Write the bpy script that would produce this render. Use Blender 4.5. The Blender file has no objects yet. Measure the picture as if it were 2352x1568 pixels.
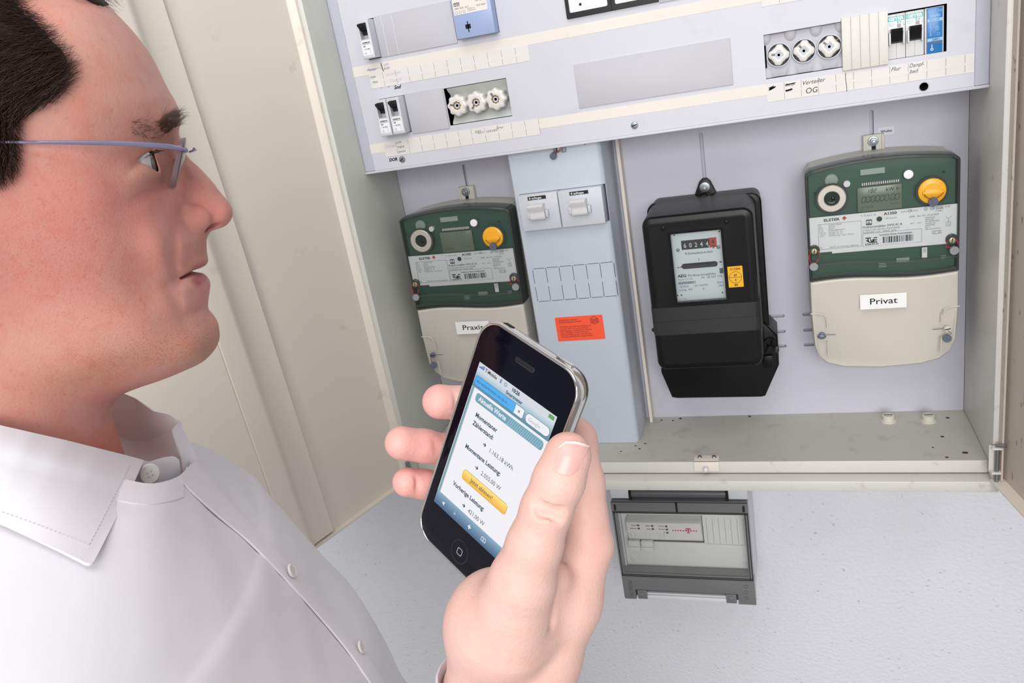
import bpy, bmesh, math, random
import numpy as np
from mathutils import Vector, Matrix

# ---------------------------------------------------------------- camera, world, lights
scene = bpy.context.scene
COL = scene.collection
ZO = 1500.0                       # lower edge of the fuse board above the floor, mm
FPX = 1833.346                         # focal length in pixels of the 2352 px wide frame
CA, CB, CC = 0.353979, -0.333132, 0.178646        # yaw, pitch, roll
CPOS = np.array([0.53027, -0.98632, 0.10699])              # metres, relative to the lower left corner of the fuse board


def rot(a, b, c):
    ca, sa, cb, sb, cc, sc = np.cos(a), np.sin(a), np.cos(b), np.sin(b), np.cos(c), np.sin(c)
    return (np.array([[ca, -sa, 0], [sa, ca, 0], [0, 0, 1]]) @ np.array([[1, 0, 0], [0, cb, -sb], [0, sb, cb]])
            @ np.array([[cc, 0, sc], [0, 1, 0], [-sc, 0, cc]]))


RC = rot(CA, CB, CC)              # columns: right, forward, up
cam = bpy.data.cameras.new('camera')
cam.sensor_width = 36.0
cam.lens = FPX * 36.0 / 2352.0
cam.clip_start = 0.02
cam_ob = bpy.data.objects.new('camera', cam)
COL.objects.link(cam_ob)
m4 = Matrix.Identity(4)
for i in range(3):
    m4[i][0], m4[i][1], m4[i][2] = RC[i, 0], RC[i, 2], -RC[i, 1]
    m4[i][3] = CPOS[i] + (ZO / 1000 if i == 2 else 0)
cam_ob.matrix_world = m4
scene.camera = cam_ob

scene.view_settings.view_transform = 'Standard'
scene.view_settings.look = 'None'
scene.view_settings.gamma = 1.0
scene.view_settings.use_curve_mapping = False
scene.view_settings.exposure = 0.0
try:
    scene.cycles.use_denoising = True
    scene.cycles.max_bounces = 8
    scene.cycles.transparent_max_bounces = 16
except Exception:
    pass

world = bpy.data.worlds.new('room_light')
scene.world = world
world.use_nodes = True
wb = world.node_tree.nodes['Background']
wb.inputs[0].default_value = (0.97, 0.98, 1.0, 1)
wb.inputs[1].default_value = 0.40


def area(name, loc, target, size, power, col=(1, 1, 1)):
    l = bpy.data.lights.new(name, 'AREA')
    l.shape = 'RECTANGLE'
    l.size, l.size_y = size
    l.energy = power
    l.color = col
    o = bpy.data.objects.new(name, l)
    COL.objects.link(o)
    o.location = loc
    d = Vector(target) - Vector(loc)
    o.rotation_euler = d.to_track_quat('-Z', 'Y').to_euler()
    return o


area('flash_bounce', (0.95, -4.3, 2.35), (0.4, 0.0, 1.35), (2.6, 2.0), 128, (1.0, 0.985, 0.97))
area('ceiling_bounce', (0.5, -1.5, 3.2), (0.3, -0.4, 1.3), (1.8, 1.2), 20, (1.0, 0.985, 0.97))


def ray(u, v):
    return RC @ np.array([(u - 1176) / FPX, 1.0, -(v - 784) / FPX])


def at_depth(u, v, d):            # d in mm along the view axis -> mm
    return (CPOS + d / 1000 * ray(u, v)) * 1000


def at_y(u, v, y):                # point of the plane Y = y (mm)
    r = ray(u, v)
    return (CPOS + (y / 1000 - CPOS[1]) / r[1] * r) * 1000


def at_z(u, v, z):
    r = ray(u, v)
    return (CPOS + (z / 1000 - CPOS[2]) / r[2] * r) * 1000


# ---------------------------------------------------------------- materials
def lin(c):
    return tuple(((x / 255) / 12.92 if x / 255 <= 0.04045 else ((x / 255 + 0.055) / 1.055) ** 2.4) for x in c)


MATS = {}


def mat(name, rgb, rough=0.5, metal=0.0, var=0.03, scale=30, bump=0.0, bscale=300, coat=0.0, emit=0.0, detail=4, spec=0.5):
    if name in MATS:
        return MATS[name]
    m = bpy.data.materials.new(name)
    m.use_nodes = True
    nt = m.node_tree
    b = nt.nodes['Principled BSDF']
    b.inputs['Roughness'].default_value = rough
    b.inputs['Metallic'].default_value = metal
    b.inputs['Specular IOR Level'].default_value = spec
    if coat:
        b.inputs['Coat Weight'].default_value = coat
        b.inputs['Coat Roughness'].default_value = 0.05
    c = lin(rgb)
    tc = nt.nodes.new('ShaderNodeTexCoord')
    n = nt.nodes.new('ShaderNodeTexNoise')
    n.inputs['Scale'].default_value = scale
    n.inputs['Detail'].default_value = detail
    nt.links.new(tc.outputs['Object'], n.inputs['Vector'])
    mx = nt.nodes.new('ShaderNodeMix')
    mx.data_type = 'RGBA'
    mx.inputs[6].default_value = tuple(x * (1 - var * 1.6) for x in c) + (1,)
    mx.inputs[7].default_value = tuple(min(1, x * (1 + var)) for x in c) + (1,)
    nt.links.new(n.outputs['Fac'], mx.inputs[0])
    nt.links.new(mx.outputs[2], b.inputs['Base Color'])
    if emit:
        nt.links.new(mx.outputs[2], b.inputs['Emission Color'])
        b.inputs['Emission Strength'].default_value = emit
    if bump:
        n2 = nt.nodes.new('ShaderNodeTexNoise')
        n2.inputs['Scale'].default_value = bscale
        n2.inputs['Detail'].default_value = 3
        nt.links.new(tc.outputs['Object'], n2.inputs['Vector'])
        bp = nt.nodes.new('ShaderNodeBump')
        bp.inputs['Strength'].default_value = bump
        bp.inputs['Distance'].default_value = 0.001
        nt.links.new(n2.outputs['Fac'], bp.inputs['Height'])
        nt.links.new(bp.outputs['Normal'], b.inputs['Normal'])
    MATS[name] = m
    return m


def see_through(name, tint, body, fac=0.2, rough=0.06):
    """clear or smoked plastic: tinted transparency with a glossy skin and a little body colour"""
    m = bpy.data.materials.new(name)
    m.use_nodes = True
    nt = m.node_tree
    nt.nodes.remove(nt.nodes['Principled BSDF'])
    out = nt.nodes['Material Output']
    tr = nt.nodes.new('ShaderNodeBsdfTransparent')
    tr.inputs[0].default_value = lin(tint) + (1,)
    p = nt.nodes.new('ShaderNodeBsdfPrincipled')
    p.inputs['Base Color'].default_value = lin(body) + (1,)
    p.inputs['Roughness'].default_value = rough
    fr = nt.nodes.new('ShaderNodeFresnel')
    fr.inputs[0].default_value = 1.45
    ad = nt.nodes.new('ShaderNodeMath')
    ad.operation = 'ADD'
    ad.use_clamp = True
    ad.inputs[1].default_value = fac
    nt.links.new(fr.outputs[0], ad.inputs[0])
    mx = nt.nodes.new('ShaderNodeMixShader')
    nt.links.new(ad.outputs[0], mx.inputs[0])
    nt.links.new(tr.outputs[0], mx.inputs[1])
    nt.links.new(p.outputs[0], mx.inputs[2])
    nt.links.new(mx.outputs[0], out.inputs[0])
    MATS[name] = m
    return m


def grime(m, rgb, scale=25, lo=0.55, hi=0.75, amount=0.6, stretch=(1, 1, 1)):
    """adds specks or stains of another colour to a material made by mat()"""
    nt = m.node_tree
    b = nt.nodes['Principled BSDF']
    src = b.inputs['Base Color'].links[0].from_socket
    tc = nt.nodes.new('ShaderNodeTexCoord')
    mp = nt.nodes.new('ShaderNodeMapping')
    mp.inputs['Scale'].default_value = stretch
    n = nt.nodes.new('ShaderNodeTexNoise')
    n.inputs['Scale'].default_value = scale
    n.inputs['Detail'].default_value = 6
    r = nt.nodes.new('ShaderNodeMapRange')
    r.inputs[1].default_value, r.inputs[2].default_value = lo, hi
    r.inputs[4].default_value = amount
    mx = nt.nodes.new('ShaderNodeMix')
    mx.data_type = 'RGBA'
    mx.inputs[7].default_value = lin(rgb) + (1,)
    L = nt.links.new
    L(tc.outputs['Object'], mp.inputs[0]); L(mp.outputs[0], n.inputs['Vector']); L(n.outputs['Fac'], r.inputs[0])
    L(r.outputs[0], mx.inputs[0]); L(src, mx.inputs[6]); L(mx.outputs[2], b.inputs['Base Color'])
    return m


M_WALL = mat('white_stucco', (224, 224, 231), 0.9, var=0.02, scale=6)
M_FLOOR = mat('grey_floor', (150, 148, 145), 0.7)
M_CAB = grime(mat('cabinet_cream_paint', (211, 209, 204), 0.38, var=0.03, scale=14), (150, 140, 122), 60, .62, .8, .5)
M_SIDE = grime(mat('cabinet_grey_paint', (210, 212, 205), 0.4, var=0.04, scale=9), (170, 160, 140), 18, .6, .8, .4, (1, 1, .3))
M_SHELF = grime(mat('shaded_shelf_paint', (190, 189, 181), 0.45, var=0.05, scale=9), (140, 132, 118), 45, .58, .8, .5)  # cabinet paint greyed: the shelf's shade is put into the colour, plus grime specks
M_DOOR = grime(mat('door_beige_paint', (232, 223, 211), 0.42, var=0.03, scale=7), (180, 165, 145), 30, .66, .8, .5)
M_BACK = mat('back_panel_lavender', (199, 199, 210), 0.35, var=0.03, scale=10)
M_BOARD = grime(mat('board_light_grey', (207, 208, 216), 0.42, var=0.02, scale=12), (182, 182, 192), 40, .6, .85, .4)
M_STRIP = mat('board_edge_grey', (188, 190, 202), 0.4)
M_BLANK = mat('blank_plate_grey', (190, 190, 197), 0.5, var=0.03, scale=25)
M_TAPE = grime(mat('cream_marking_strip', (231, 225, 217), 0.6, var=0.03, scale=30), (205, 190, 170), 60, .6, .8, .5)
M_PAPER = mat('white_paper_label', (226, 223, 221), 0.55, var=0.03, scale=40)
M_WHITE = mat('white_plastic', (222, 222, 222), 0.35)
M_WHITE2 = mat('bright_white_plate', (240, 240, 246), 0.3)
M_BRK = mat('breaker_grey_plastic', (205, 208, 214), 0.4)
M_LGREY = mat('light_grey_plastic', (200, 204, 212), 0.4)
M_COLM = grime(mat('column_blue_grey', (192, 199, 210), 0.35, var=0.02, scale=10), (205, 208, 205), 25, .6, .8, .4)
M_IVORY = grime(mat('ivory_ribbed_plastic', (222, 221, 214), 0.5, var=0.03, scale=50), (200, 190, 165), 80, .62, .8, .4)
M_BLACK = mat('black_plastic', (8, 8, 9), 0.38, var=0.1, spec=.35)
M_BLACKG = mat('black_gloss', (8, 8, 10), 0.12, var=0.1)
M_DARK = mat('dark_gap', (12, 12, 14), 0.8)
M_INK = mat('black_ink', (25, 25, 30), 0.7)
M_INKG = mat('grey_print', (95, 95, 105), 0.7)
M_INKB = mat('blue_ballpoint', (70, 100, 165), 0.7)
M_GHOST = mat('faded_pencil', (205, 205, 214), 0.7)
M_STEEL = mat('zinc_steel', (150, 155, 158), 0.35, 0.9, var=0.1, scale=200)
M_CHROME = mat('chrome', (215, 212, 208), 0.08, 1.0, var=0.02)
M_LEAD = mat('lead_seal', (112, 120, 138), 0.45, 0.4, var=0.1, scale=300)
M_CLEARSEAL = mat('pale_seal_disc', (150, 152, 158), 0.3)
M_RED = mat('red_wire', (190, 45, 35), 0.5)
M_COPPER = mat('copper_wire', (165, 95, 70), 0.4, 0.6)
M_BLUE = mat('pale_blue_plastic', (158, 176, 216), 0.35)
M_CREAM = mat('meter_cream_plastic', (206, 202, 192), 0.38, var=0.02, scale=20)
M_BEIGE = mat('hanger_beige', (205, 203, 190), 0.4)
M_GREEN = mat('meter_green', (24, 82, 63), 0.45, var=0.08, scale=30)
M_YELLOW = mat('yellow_knob', (245, 178, 40), 0.3)
M_YSTICK = mat('yellow_sticker', (238, 178, 30), 0.5)
M_ORANGE = mat('orange_sticker', (255, 92, 58), 0.5)
M_ORINK = mat('dark_red_print', (150, 45, 35), 0.6)
M_LCD = mat('lcd_grey_green', (118, 128, 112), 0.2)
M_LCDINK = mat('lcd_digit', (38, 46, 40), 0.4)
M_PLATE = mat('meter_nameplate_white', (240, 241, 244), 0.4, var=0.01)
M_SOFT = mat('pale_grey_component', (150, 165, 160), 0.5)
M_RING = mat('port_ring_metal', (198, 192, 182), 0.4, 0.45, var=0.08, scale=400)
M_TEAL = mat('teal_print', (70, 190, 180), 0.5)
M_RELAY = mat('relay_blue', (38, 120, 190), 0.25)
M_RELAYL = mat('relay_pale_print', (150, 195, 230), 0.5)
M_TAPEB = mat('black_cloth_tape', (40, 40, 43), 0.55, var=0.1, scale=90)
M_DIAL = mat('dial_white', (232, 236, 238), 0.35, var=0.01)
M_MAG = mat('magenta_print', (214, 30, 100), 0.5)
M_BOXG = mat('box_light_grey', (214, 217, 221), 0.4)
M_BROWN = mat('debris_brown', (120, 80, 55), 0.8)
M_SMOKE = see_through('smoked_plastic', (170, 168, 166), (132, 132, 134), 0.75, 0.25)
M_GLASS = see_through('clear_lid', (254, 254, 253), (225, 225, 225), 0.0, 0.03)
M_COVER = see_through('green_smoke_cover', (250, 251, 250), (150, 160, 156), 0.035, 0.08)
M_EDGE = see_through('cover_edge_smoke', (120, 128, 124), (96, 104, 100), 0.45, 0.12)

# stucco relief and pits on the wall
nt = M_WALL.node_tree
pb = nt.nodes['Principled BSDF']
tc = nt.nodes.new('ShaderNodeTexCoord')
n1 = nt.nodes.new('ShaderNodeTexNoise'); n1.inputs['Scale'].default_value = 170; n1.inputs['Detail'].default_value = 2
n2 = nt.nodes.new('ShaderNodeTexVoronoi'); n2.inputs['Scale'].default_value = 95
vr = nt.nodes.new('ShaderNodeMapRange'); vr.inputs[1].default_value = 0.05; vr.inputs[2].default_value = 0.22; vr.inputs[3].default_value = -0.8; vr.inputs[4].default_value = 0
n3 = nt.nodes.new('ShaderNodeTexNoise'); n3.inputs['Scale'].default_value = 20
mk = nt.nodes.new('ShaderNodeMapRange'); mk.inputs[1].default_value = 0.5; mk.inputs[2].default_value = 0.62
ml = nt.nodes.new('ShaderNodeMath'); ml.operation = 'MULTIPLY'
sm = nt.nodes.new('ShaderNodeMath'); sm.operation = 'ADD'
bp = nt.nodes.new('ShaderNodeBump'); bp.inputs['Strength'].default_value = 0.7; bp.inputs['Distance'].default_value = 0.002
for a_, b_ in ((tc.outputs['Object'], n1.inputs['Vector']), (tc.outputs['Object'], n2.inputs['Vector']), (tc.outputs['Object'], n3.inputs['Vector']),
               (n2.outputs['Distance'], vr.inputs[0]), (n3.outputs['Fac'], mk.inputs[0]), (vr.outputs[0], ml.inputs[0]), (mk.outputs[0], ml.inputs[1]),
               (n1.outputs['Fac'], sm.inputs[0]), (ml.outputs[0], sm.inputs[1]), (sm.outputs[0], bp.inputs['Height']), (bp.outputs['Normal'], pb.inputs['Normal'])):
    nt.links.new(a_, b_)
grime(M_WALL, (150, 150, 152), 130, .69, .76, .55)


# ---------------------------------------------------------------- mesh helpers (all in mm, board corner = origin)
def circle(cx, cz, r, n=32, a0=0.0):
    return [(cx + r * math.cos(a0 + 2 * math.pi * i / n), cz + r * math.sin(a0 + 2 * math.pi * i / n)) for i in range(n)]


def rrect(x0, x1, z0, z1, r, n=5):
    r = min(r, (x1 - x0) / 2 - 1e-3, (z1 - z0) / 2 - 1e-3)
    p = []
    for cx, cz, a in ((x1 - r, z0 + r, -90), (x1 - r, z1 - r, 0), (x0 + r, z1 - r, 90), (x0 + r, z0 + r, 180)):
        for i in range(n + 1):
            t = math.radians(a + 90 * i / n)
            p.append((cx + r * math.cos(t), cz + r * math.sin(t)))
    return p


def inset(poly, d):
    n = len(poly)
    out = []
    for i in range(n):
        p0, p1, p2 = np.array(poly[i - 1]), np.array(poly[i]), np.array(poly[(i + 1) % n])
        e1, e2 = p1 - p0, p2 - p1
        e1 = e1 / (np.linalg.norm(e1) + 1e-9); e2 = e2 / (np.linalg.norm(e2) + 1e-9)
        n1_, n2_ = np.array([-e1[1], e1[0]]), np.array([-e2[1], e2[0]])
        k = n1_ + n2_
        k = k / max(0.35, (1 + n1_ @ n2_))
        out.append(tuple(p1 + k * d))
    return out


class G:
    def __init__(self):
        self.v, self.f = [], []

    def add(self, v, f):
        o = len(self.v)
        self.v += [tuple(map(float, p)) for p in v]
        self.f += [tuple(i + o for i in q) for q in f]
        return self

    def box(self, x0, x1, y0, y1, z0, z1, b=0.0, seg=2):
        if b <= 0:
            v = [(x, y, z) for x in (x0, x1) for y in (y0, y1) for z in (z0, z1)]
            return self.add(v, [(0, 1, 3, 2), (4, 6, 7, 5), (0, 4, 5, 1), (2, 3, 7, 6), (0, 2, 6, 4), (1, 5, 7, 3)])
        bm = bmesh.new()
        bmesh.ops.create_cube(bm, size=1)
        for q in bm.verts:
            q.co = ((x0 + x1) / 2 + q.co.x * (x1 - x0), (y0 + y1) / 2 + q.co.y * (y1 - y0), (z0 + z1) / 2 + q.co.z * (z1 - z0))
        bmesh.ops.bevel(bm, geom=bm.edges[:] + bm.verts[:], offset=b, segments=seg, profile=0.5, affect='EDGES')
        bm.verts.index_update()
        self.add([q.co for q in bm.verts], [[w.index for w in q.verts] for q in bm.faces])
        bm.free()
        return self

    def loft(self, rings, cap=True, closed=True):
        n = len(rings[0])
        v = [p for r in rings for p in r]
        f = []
        for i in range(len(rings) - 1):
            for j in range(n if closed else n - 1):
                k = (j + 1) % n
                f.append((i * n + j, i * n + k, (i + 1) * n + k, (i + 1) * n + j))
        if cap and closed:
            f.append(tuple(range(n))[::-1])
            f.append(tuple((len(rings) - 1) * n + j for j in range(n)))
        return self.add(v, f)

    def prism(self, poly, y0, y1, e=0.0, seg=3, back=0.0):
        """outline in x,z pushed from y0 (front) to y1; e rounds the front edge"""
        rings = []
        if e > 0:
            for i in range(seg + 1):
                t = math.pi / 2 * i / seg          # 0: front rim inset e at y0, pi/2: full outline at y0+e
                rings.append([(x, y0 + e * (1 - math.cos(t)), z) for x, z in inset(poly, e * (1 - math.sin(t)))])
        else:
            rings.append([(x, y0, z) for x, z in poly])
        if back > 0:
            rings.append([(x, y1 - back, z) for x, z in poly])
            rings.append([(x, y1, z) for x, z in inset(poly, back)])
        else:
            rings.append([(x, y1, z) for x, z in poly])
        return self.loft(rings)

    def cyl(self, cx, cz, r, y0, y1, n=28, e=0.0):
        return self.prism(circle(cx, cz, r, n), y0, y1, e)

    def lathe(self, cx, cz, prof, n=32):
        """prof: (r, y) from front to back, about an axis along Y"""
        return self.loft([[(cx + r * math.cos(2 * math.pi * i / n), y, cz + r * math.sin(2 * math.pi * i / n)) for i in range(n)] for r, y in prof])

    def lathe_z(self, cx, cy, prof, n=28):
        return self.loft([[(cx + r * math.cos(2 * math.pi * i / n), cy + r * math.sin(2 * math.pi * i / n), z) for i in range(n)] for r, z in prof])

    def ring(self, cx, cz, r0, r1, y0, y1, n=36):
        a, b = circle(cx, cz, r0, n), circle(cx, cz, r1, n)
        R = [[(x, y1, z) for x, z in a], [(x, y0, z) for x, z in a], [(x, y0, z) for x, z in b], [(x, y1, z) for x, z in b], [(x, y1, z) for x, z in a]]
        return self.loft(R, cap=False)

    def frame(self, outer, inner, y0, y1):
        R = [[(x, y1, z) for x, z in inner], [(x, y0, z) for x, z in inner], [(x, y0, z) for x, z in outer], [(x, y1, z) for x, z in outer], [(x, y1, z) for x, z in inner]]
        return self.loft(R, cap=False)

    def tube(self, pts, r, n=8):
        pts = [np.array(p, float) for p in pts]
        rs = r if isinstance(r, (list, tuple)) else [r] * len(pts)
        rings = []
        up = np.array([0.31, 0.2, 0.93])
        for i, p in enumerate(pts):
            t = pts[min(i + 1, len(pts) - 1)] - pts[max(i - 1, 0)]
            t /= np.linalg.norm(t) + 1e-9
            a = np.cross(t, up)
            if np.linalg.norm(a) < 0.1:
                a = np.cross(t, np.array([1.0, 0, 0]))
            a /= np.linalg.norm(a)
            b = np.cross(t, a)
            rings.append([p + rs[i] * (math.cos(2 * math.pi * j / n) * a + math.sin(2 * math.pi * j / n) * b) for j in range(n)])
        return self.loft(rings)

    def ell(self, c, r, nu=20, nv=12):
        rings = []
        for i in range(1, nv):
            t = math.pi * i / nv
            rings.append([(c[0] + r[0] * math.sin(t) * math.cos(2 * math.pi * j / nu), c[1] + r[1] * math.sin(t) * math.sin(2 * math.pi * j / nu), c[2] + r[2] * math.cos(t)) for j in range(nu)])
        return self.loft(rings)


ORG = {}


def tag(o, label=None, cat=None, group=None, kind=None):
    for k, v in (('label', label), ('category', cat), ('group', group), ('kind', kind)):
        if v:
            o[k] = v
    return o


def thing(name, label, cat, origin=(0, 0, 0), group=None):
    o = bpy.data.objects.new(name, None)
    o.empty_display_size = 0.02
    COL.objects.link(o)
    o.location = (origin[0] / 1000, origin[1] / 1000, (origin[2] + ZO) / 1000)
    ORG[o.name] = np.array(origin, float)
    return tag(o, label, cat, group)


def build(name, g, m, parent=None, smooth=40, label=None, kind=None):
    org = ORG[parent.name] if parent else np.array([0, 0, -ZO])
    me = bpy.data.meshes.new(name)
    V = (np.array(g.v, float) - org) / 1000
    me.from_pydata([tuple(p) for p in V], [], g.f)
    bm = bmesh.new()
    bm.from_mesh(me)
    bmesh.ops.recalc_face_normals(bm, faces=bm.faces[:])
    bm.to_mesh(me)
    bm.free()
    if smooth:
        me.shade_smooth()
        me.set_sharp_from_angle(angle=math.radians(smooth))
    me.materials.append(m)
    o = bpy.data.objects.new(name, me)
    COL.objects.link(o)
    if parent:
        o.parent = parent
    ORG[o.name] = org
    if label:
        o['label'] = label
    if kind:
        o['kind'] = kind
    return o


def cut(o, g):
    """sink the closed shapes of g out of o"""
    c = build('cutter', g, M_DARK, None, 0)
    off = ORG[o.name] / 1000
    c.location = (-off[0], -off[1], -off[2] - ZO / 1000)
    w = o.matrix_world
    par = o.parent
    o.parent = None
    md = o.modifiers.new('cut', 'BOOLEAN')
    md.object = c
    md.solver = 'EXACT'
    bpy.context.view_layer.update()
    dg = bpy.context.evaluated_depsgraph_get()
    me = bpy.data.meshes.new_from_object(o.evaluated_get(dg))
    o.modifiers.clear()
    old = o.data
    o.data = me
    bpy.data.meshes.remove(old)
    bpy.data.objects.remove(c)
    o.parent = par
    me.set_sharp_from_angle(angle=math.radians(35))
    return o


def txt(parent, s, x, z, y, cap, m, align='LEFT', bold=0.0, shear=0.0, rz=0.0, sx=1.0, name='lettering', sp=1.0, line=1.0):
    """flat print on a surface that faces the room (-Y); cap = height of a capital in mm"""
    c = bpy.data.curves.new(name, 'FONT')
    c.body = s
    c.size = cap / 1000 * 1.39
    c.align_x = align
    c.offset = bold * cap / 1000
    c.shear = shear
    c.space_character = sp
    c.space_line = line
    c.resolution_u = 3
    c.materials.append(m)
    o = bpy.data.objects.new(name, c)
    COL.objects.link(o)
    o.parent = parent
    org = ORG[parent.name]
    o.location = ((x - org[0]) / 1000, (y - org[1]) / 1000, (z - org[2]) / 1000)
    o.rotation_euler = (math.pi / 2, -rz, 0)
    o.scale = (sx, 1, 1)
    ORG[o.name] = org
    return o


def bar(g, x0, z0, x1, z1, w, y0, y1):
    """thin straight mark from one point to another"""
    d = np.array([x1 - x0, z1 - z0], float)
    L = np.linalg.norm(d) + 1e-9
    nn = np.array([-d[1], d[0]]) / L * w / 2
    p = [(x0 - nn[0], z0 - nn[1]), (x1 - nn[0], z1 - nn[1]), (x1 + nn[0], z1 + nn[1]), (x0 + nn[0], z0 + nn[1])]
    return g.prism(p, y0, y1)


def scribble(parent, pts, w, y, m, name='pen_stroke'):
    g = G()
    for p, q in zip(pts[:-1], pts[1:]):
        bar(g, p[0], p[1], q[0], q[1], w, y, y + 0.05)
    return build(name, g, m, parent, 0)


def slotted_screw(parent, cx, cz, r, y, ang=0.5, name='screw', m=None, h=1.6):
    s = build(name, G().cyl(cx, cz, r, y - h, y + 1, 24, 0.5), m or M_STEEL, parent)
    g = G()
    dx, dz = math.cos(ang) * r * 0.85, math.sin(ang) * r * 0.85
    bar(g, cx - dx, cz - dz, cx + dx, cz + dz, r * 0.28, y - h - 0.05, y - h + 0.2)
    build('slot', g, M_DARK, s, 0)
    return s
# ---------------------------------------------------------------- setting
w = build('wall_back', G().box(-2200, 2600, 112, 260, -ZO, 1300), M_WALL)
w['kind'] = 'structure'
fl = build('floor', G().box(-2200, 2600, -2400, 112, -ZO - 60, -ZO), M_FLOOR)
fl['kind'] = 'structure'

# ---------------------------------------------------------------- meter cabinet
cab = thing('meter_cabinet', 'cream painted wall cabinet with both doors folded open around the meters', 'cabinet', (370, 112, -441))
bp_ = build('back_panel', G().box(.6, 743.6, 93, 96, -425, 344), M_BACK, cab)
g = G()


def slot_x(g, x0, x1, z, w):
    g.prism(rrect(x0, x1, z - w / 2, z + w / 2, w / 2 - .01, 4), 88, 99)


def slot_z(g, x, z0, z1, w):
    g.prism(rrect(x - w / 2, x + w / 2, z0, z1, w / 2 - .01, 4), 88, 99)


slot_z(g, 106.5, -62, -18.5, 4.6)
slot_z(g, 437.5, -96, -20, 4.8)
slot_z(g, 639, -66, -21, 5.0)
for z in (-277, -299.5, -321):
    slot_x(g, 452, 526.5, z, 4.6)
    slot_x(g, 549, 600, z, 4.6)
cut(bp_, g)
build('backing_sheet', G().box(.6, 743.6, 99, 101, -425, 344), M_BACK, cab)
for sx_ in ((-12, .3), (743.9, 752)):
    build('side_panel', G().box(sx_[0], sx_[1], -60, 111, -441, 350, 1.2), M_SIDE if sx_[0] < 0 else M_CAB, cab)
build('top_panel', G().box(-12, 752, -60, 111, 350.2, 362), M_CAB, cab)
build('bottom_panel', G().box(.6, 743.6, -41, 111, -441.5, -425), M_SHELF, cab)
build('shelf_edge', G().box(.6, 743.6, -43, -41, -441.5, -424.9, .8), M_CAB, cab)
build('bottom_lip', G().box(-10, 751, -63, -43.2, -456.5, -441.8, 1.6), M_CAB, cab)
build('bottom_underside', G().box(-10, 751, -43, 111, -456.5, -443), M_CAB, cab)
build('divider_rail', G().box(329.5, 333.5, 76, 92.8, -424.8, -1), M_DOOR, cab)
build('divider_rail', G().box(194, 198, 76, 92.8, -424.8, -1), M_DOOR, cab)
for x, y in ((649.4, 64.5), (697.1, 62.1)):
    pl = build('screw_plug', G().lathe_z(x, y, [(9.6, -425.2), (9.4, -423.5), (7.6, -423), (7.4, -416.5), (6.6, -415.8), (.1, -415.8)]), M_BEIGE, cab)
    build('slot', G().prism([(x - 5, -415.9), (x + 5, -415.9), (x + 5, -415.6), (x - 5, -415.6)], y - .7, y + .7), M_DARK, pl, 0)
# small catch with two screws and a roller on the front edge of the shelf
ct = build('door_catch', G().box(403, 435, -45.6, -27, -425, -423.4, .5).box(403, 435, -45.8, -43.4, -437.5, -423.4, .5), M_DOOR, cab, label='cream catch plate with roller')
for x in (410, 428.5):
    s = build('screw', G().lathe_z(x, -33, [(2.9, -423.4), (2.6, -422), (1.6, -421.2), (.1, -421)]), M_STEEL, ct)
    build('slot', G().box(x - 2, x + 2, -33.3, -32.7, -421.4, -420.8), M_DARK, ct, 0)
build('roller', G().tube([(418.5, -43, -430), (418.5, -50, -431)], 3.0, 14).ell((418.5, -52, -431.5), (3.6, 3.6, 3.6)), M_WHITE, ct)
# crumbs on the shelf
g = G()
rnd = random.Random(4)
for x, y, s_, in ((705, 18, 3), (722, -24, 4.5), (701, -35, 2.5), (690, -10, 1.6), (362, 80, 2), (372, 86, 3), (345, 82, 2), (470, 88, 2.5), (325, -5, 2), (318, 4, 2), (331, 10, 2), (300, -12, 1.6), (720, 70, 3)):
    for k in range(2):
        a = rnd.random() * 6
        g.prism([(x + s_ * rnd.uniform(.3, .9) * math.cos(a + t), -425 + .0) for t in (0,)] + [(x + s_, -425), (x + s_ * .5, -424.3), (x - s_ * .4, -424.6)], y - s_ * .4, y + s_ * .4)
build('crumbs', g, M_BROWN, cab, 0, kind='stuff')


def zprism(poly, z0, z1, slant=0.0, zref=0.0):
    """outline in x,y; slant leans it along the door direction"""
    g = G()
    return g.loft([[(x - .325 * slant * (z0 - zref), y - .945 * slant * (z0 - zref), z0) for x, y in poly],
                   [(x - .325 * slant * (z1 - zref), y - .945 * slant * (z1 - zref), z1) for x, y in poly]])


def leaf(o, d, nrm, prof, th):
    """cross section of a bent sheet: prof = (distance from the hinge, offset to the inner side)"""
    a = [(o[0] + d[0] * s + nrm[0] * k, o[1] + d[1] * s + nrm[1] * k) for s, k in prof]
    b = [(o[0] + d[0] * s + nrm[0] * (k - th), o[1] + d[1] * s + nrm[1] * (k - th)) for s, k in prof]
    return a + b[::-1]


DL, NL, OL = (-.325, -.9457), (.9457, -.325), (-5, -60)
d1 = build('door', zprism(leaf(OL, DL, NL, [(0, -8), (193, -8)], 2), -441, 350), M_DOOR, cab, label='narrow left door leaf')
build('hinge_flange', zprism(leaf(OL, DL, NL, [(0, 0), (4, 0), (9, -5), (11, -8)], 2), -441, 350), M_DOOR, d1)
build('bottom_flange', G().loft([[(OL[0] + DL[0] * s + NL[0] * k, OL[1] + DL[1] * s + NL[1] * k, z) for s, k in ((1, -8), (192, -8), (192, 1), (1, 1))] for z in (-441, -438.5)]), M_DOOR, d1)
build('hinge_pin', G().tube([(-3, -66, -432), (-3, -66, -410)], 3.2, 12).box(-6, 4, -68, -60, -436, -432), M_STEEL, d1)
prof = [(166, -3.5), (166.5, -2.2), (198, -2.2), (200, -1.6), (203, 0.4), (209, 7.0), (212, 8.6), (215, 9.0), (240, 9.0), (241, 8.0), (242, 8.0), (243, 9.0), (640, 9.0)]
d2 = build('door', zprism(leaf(OL, DL, NL, prof, 2.5), -435, 350, 0.0366, -40), M_DOOR, cab, 35, label='second left door leaf folded beyond the narrow one')
DR, NR, OR = (.2, -.98), (-.98, -.2), (755, -58)
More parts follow.
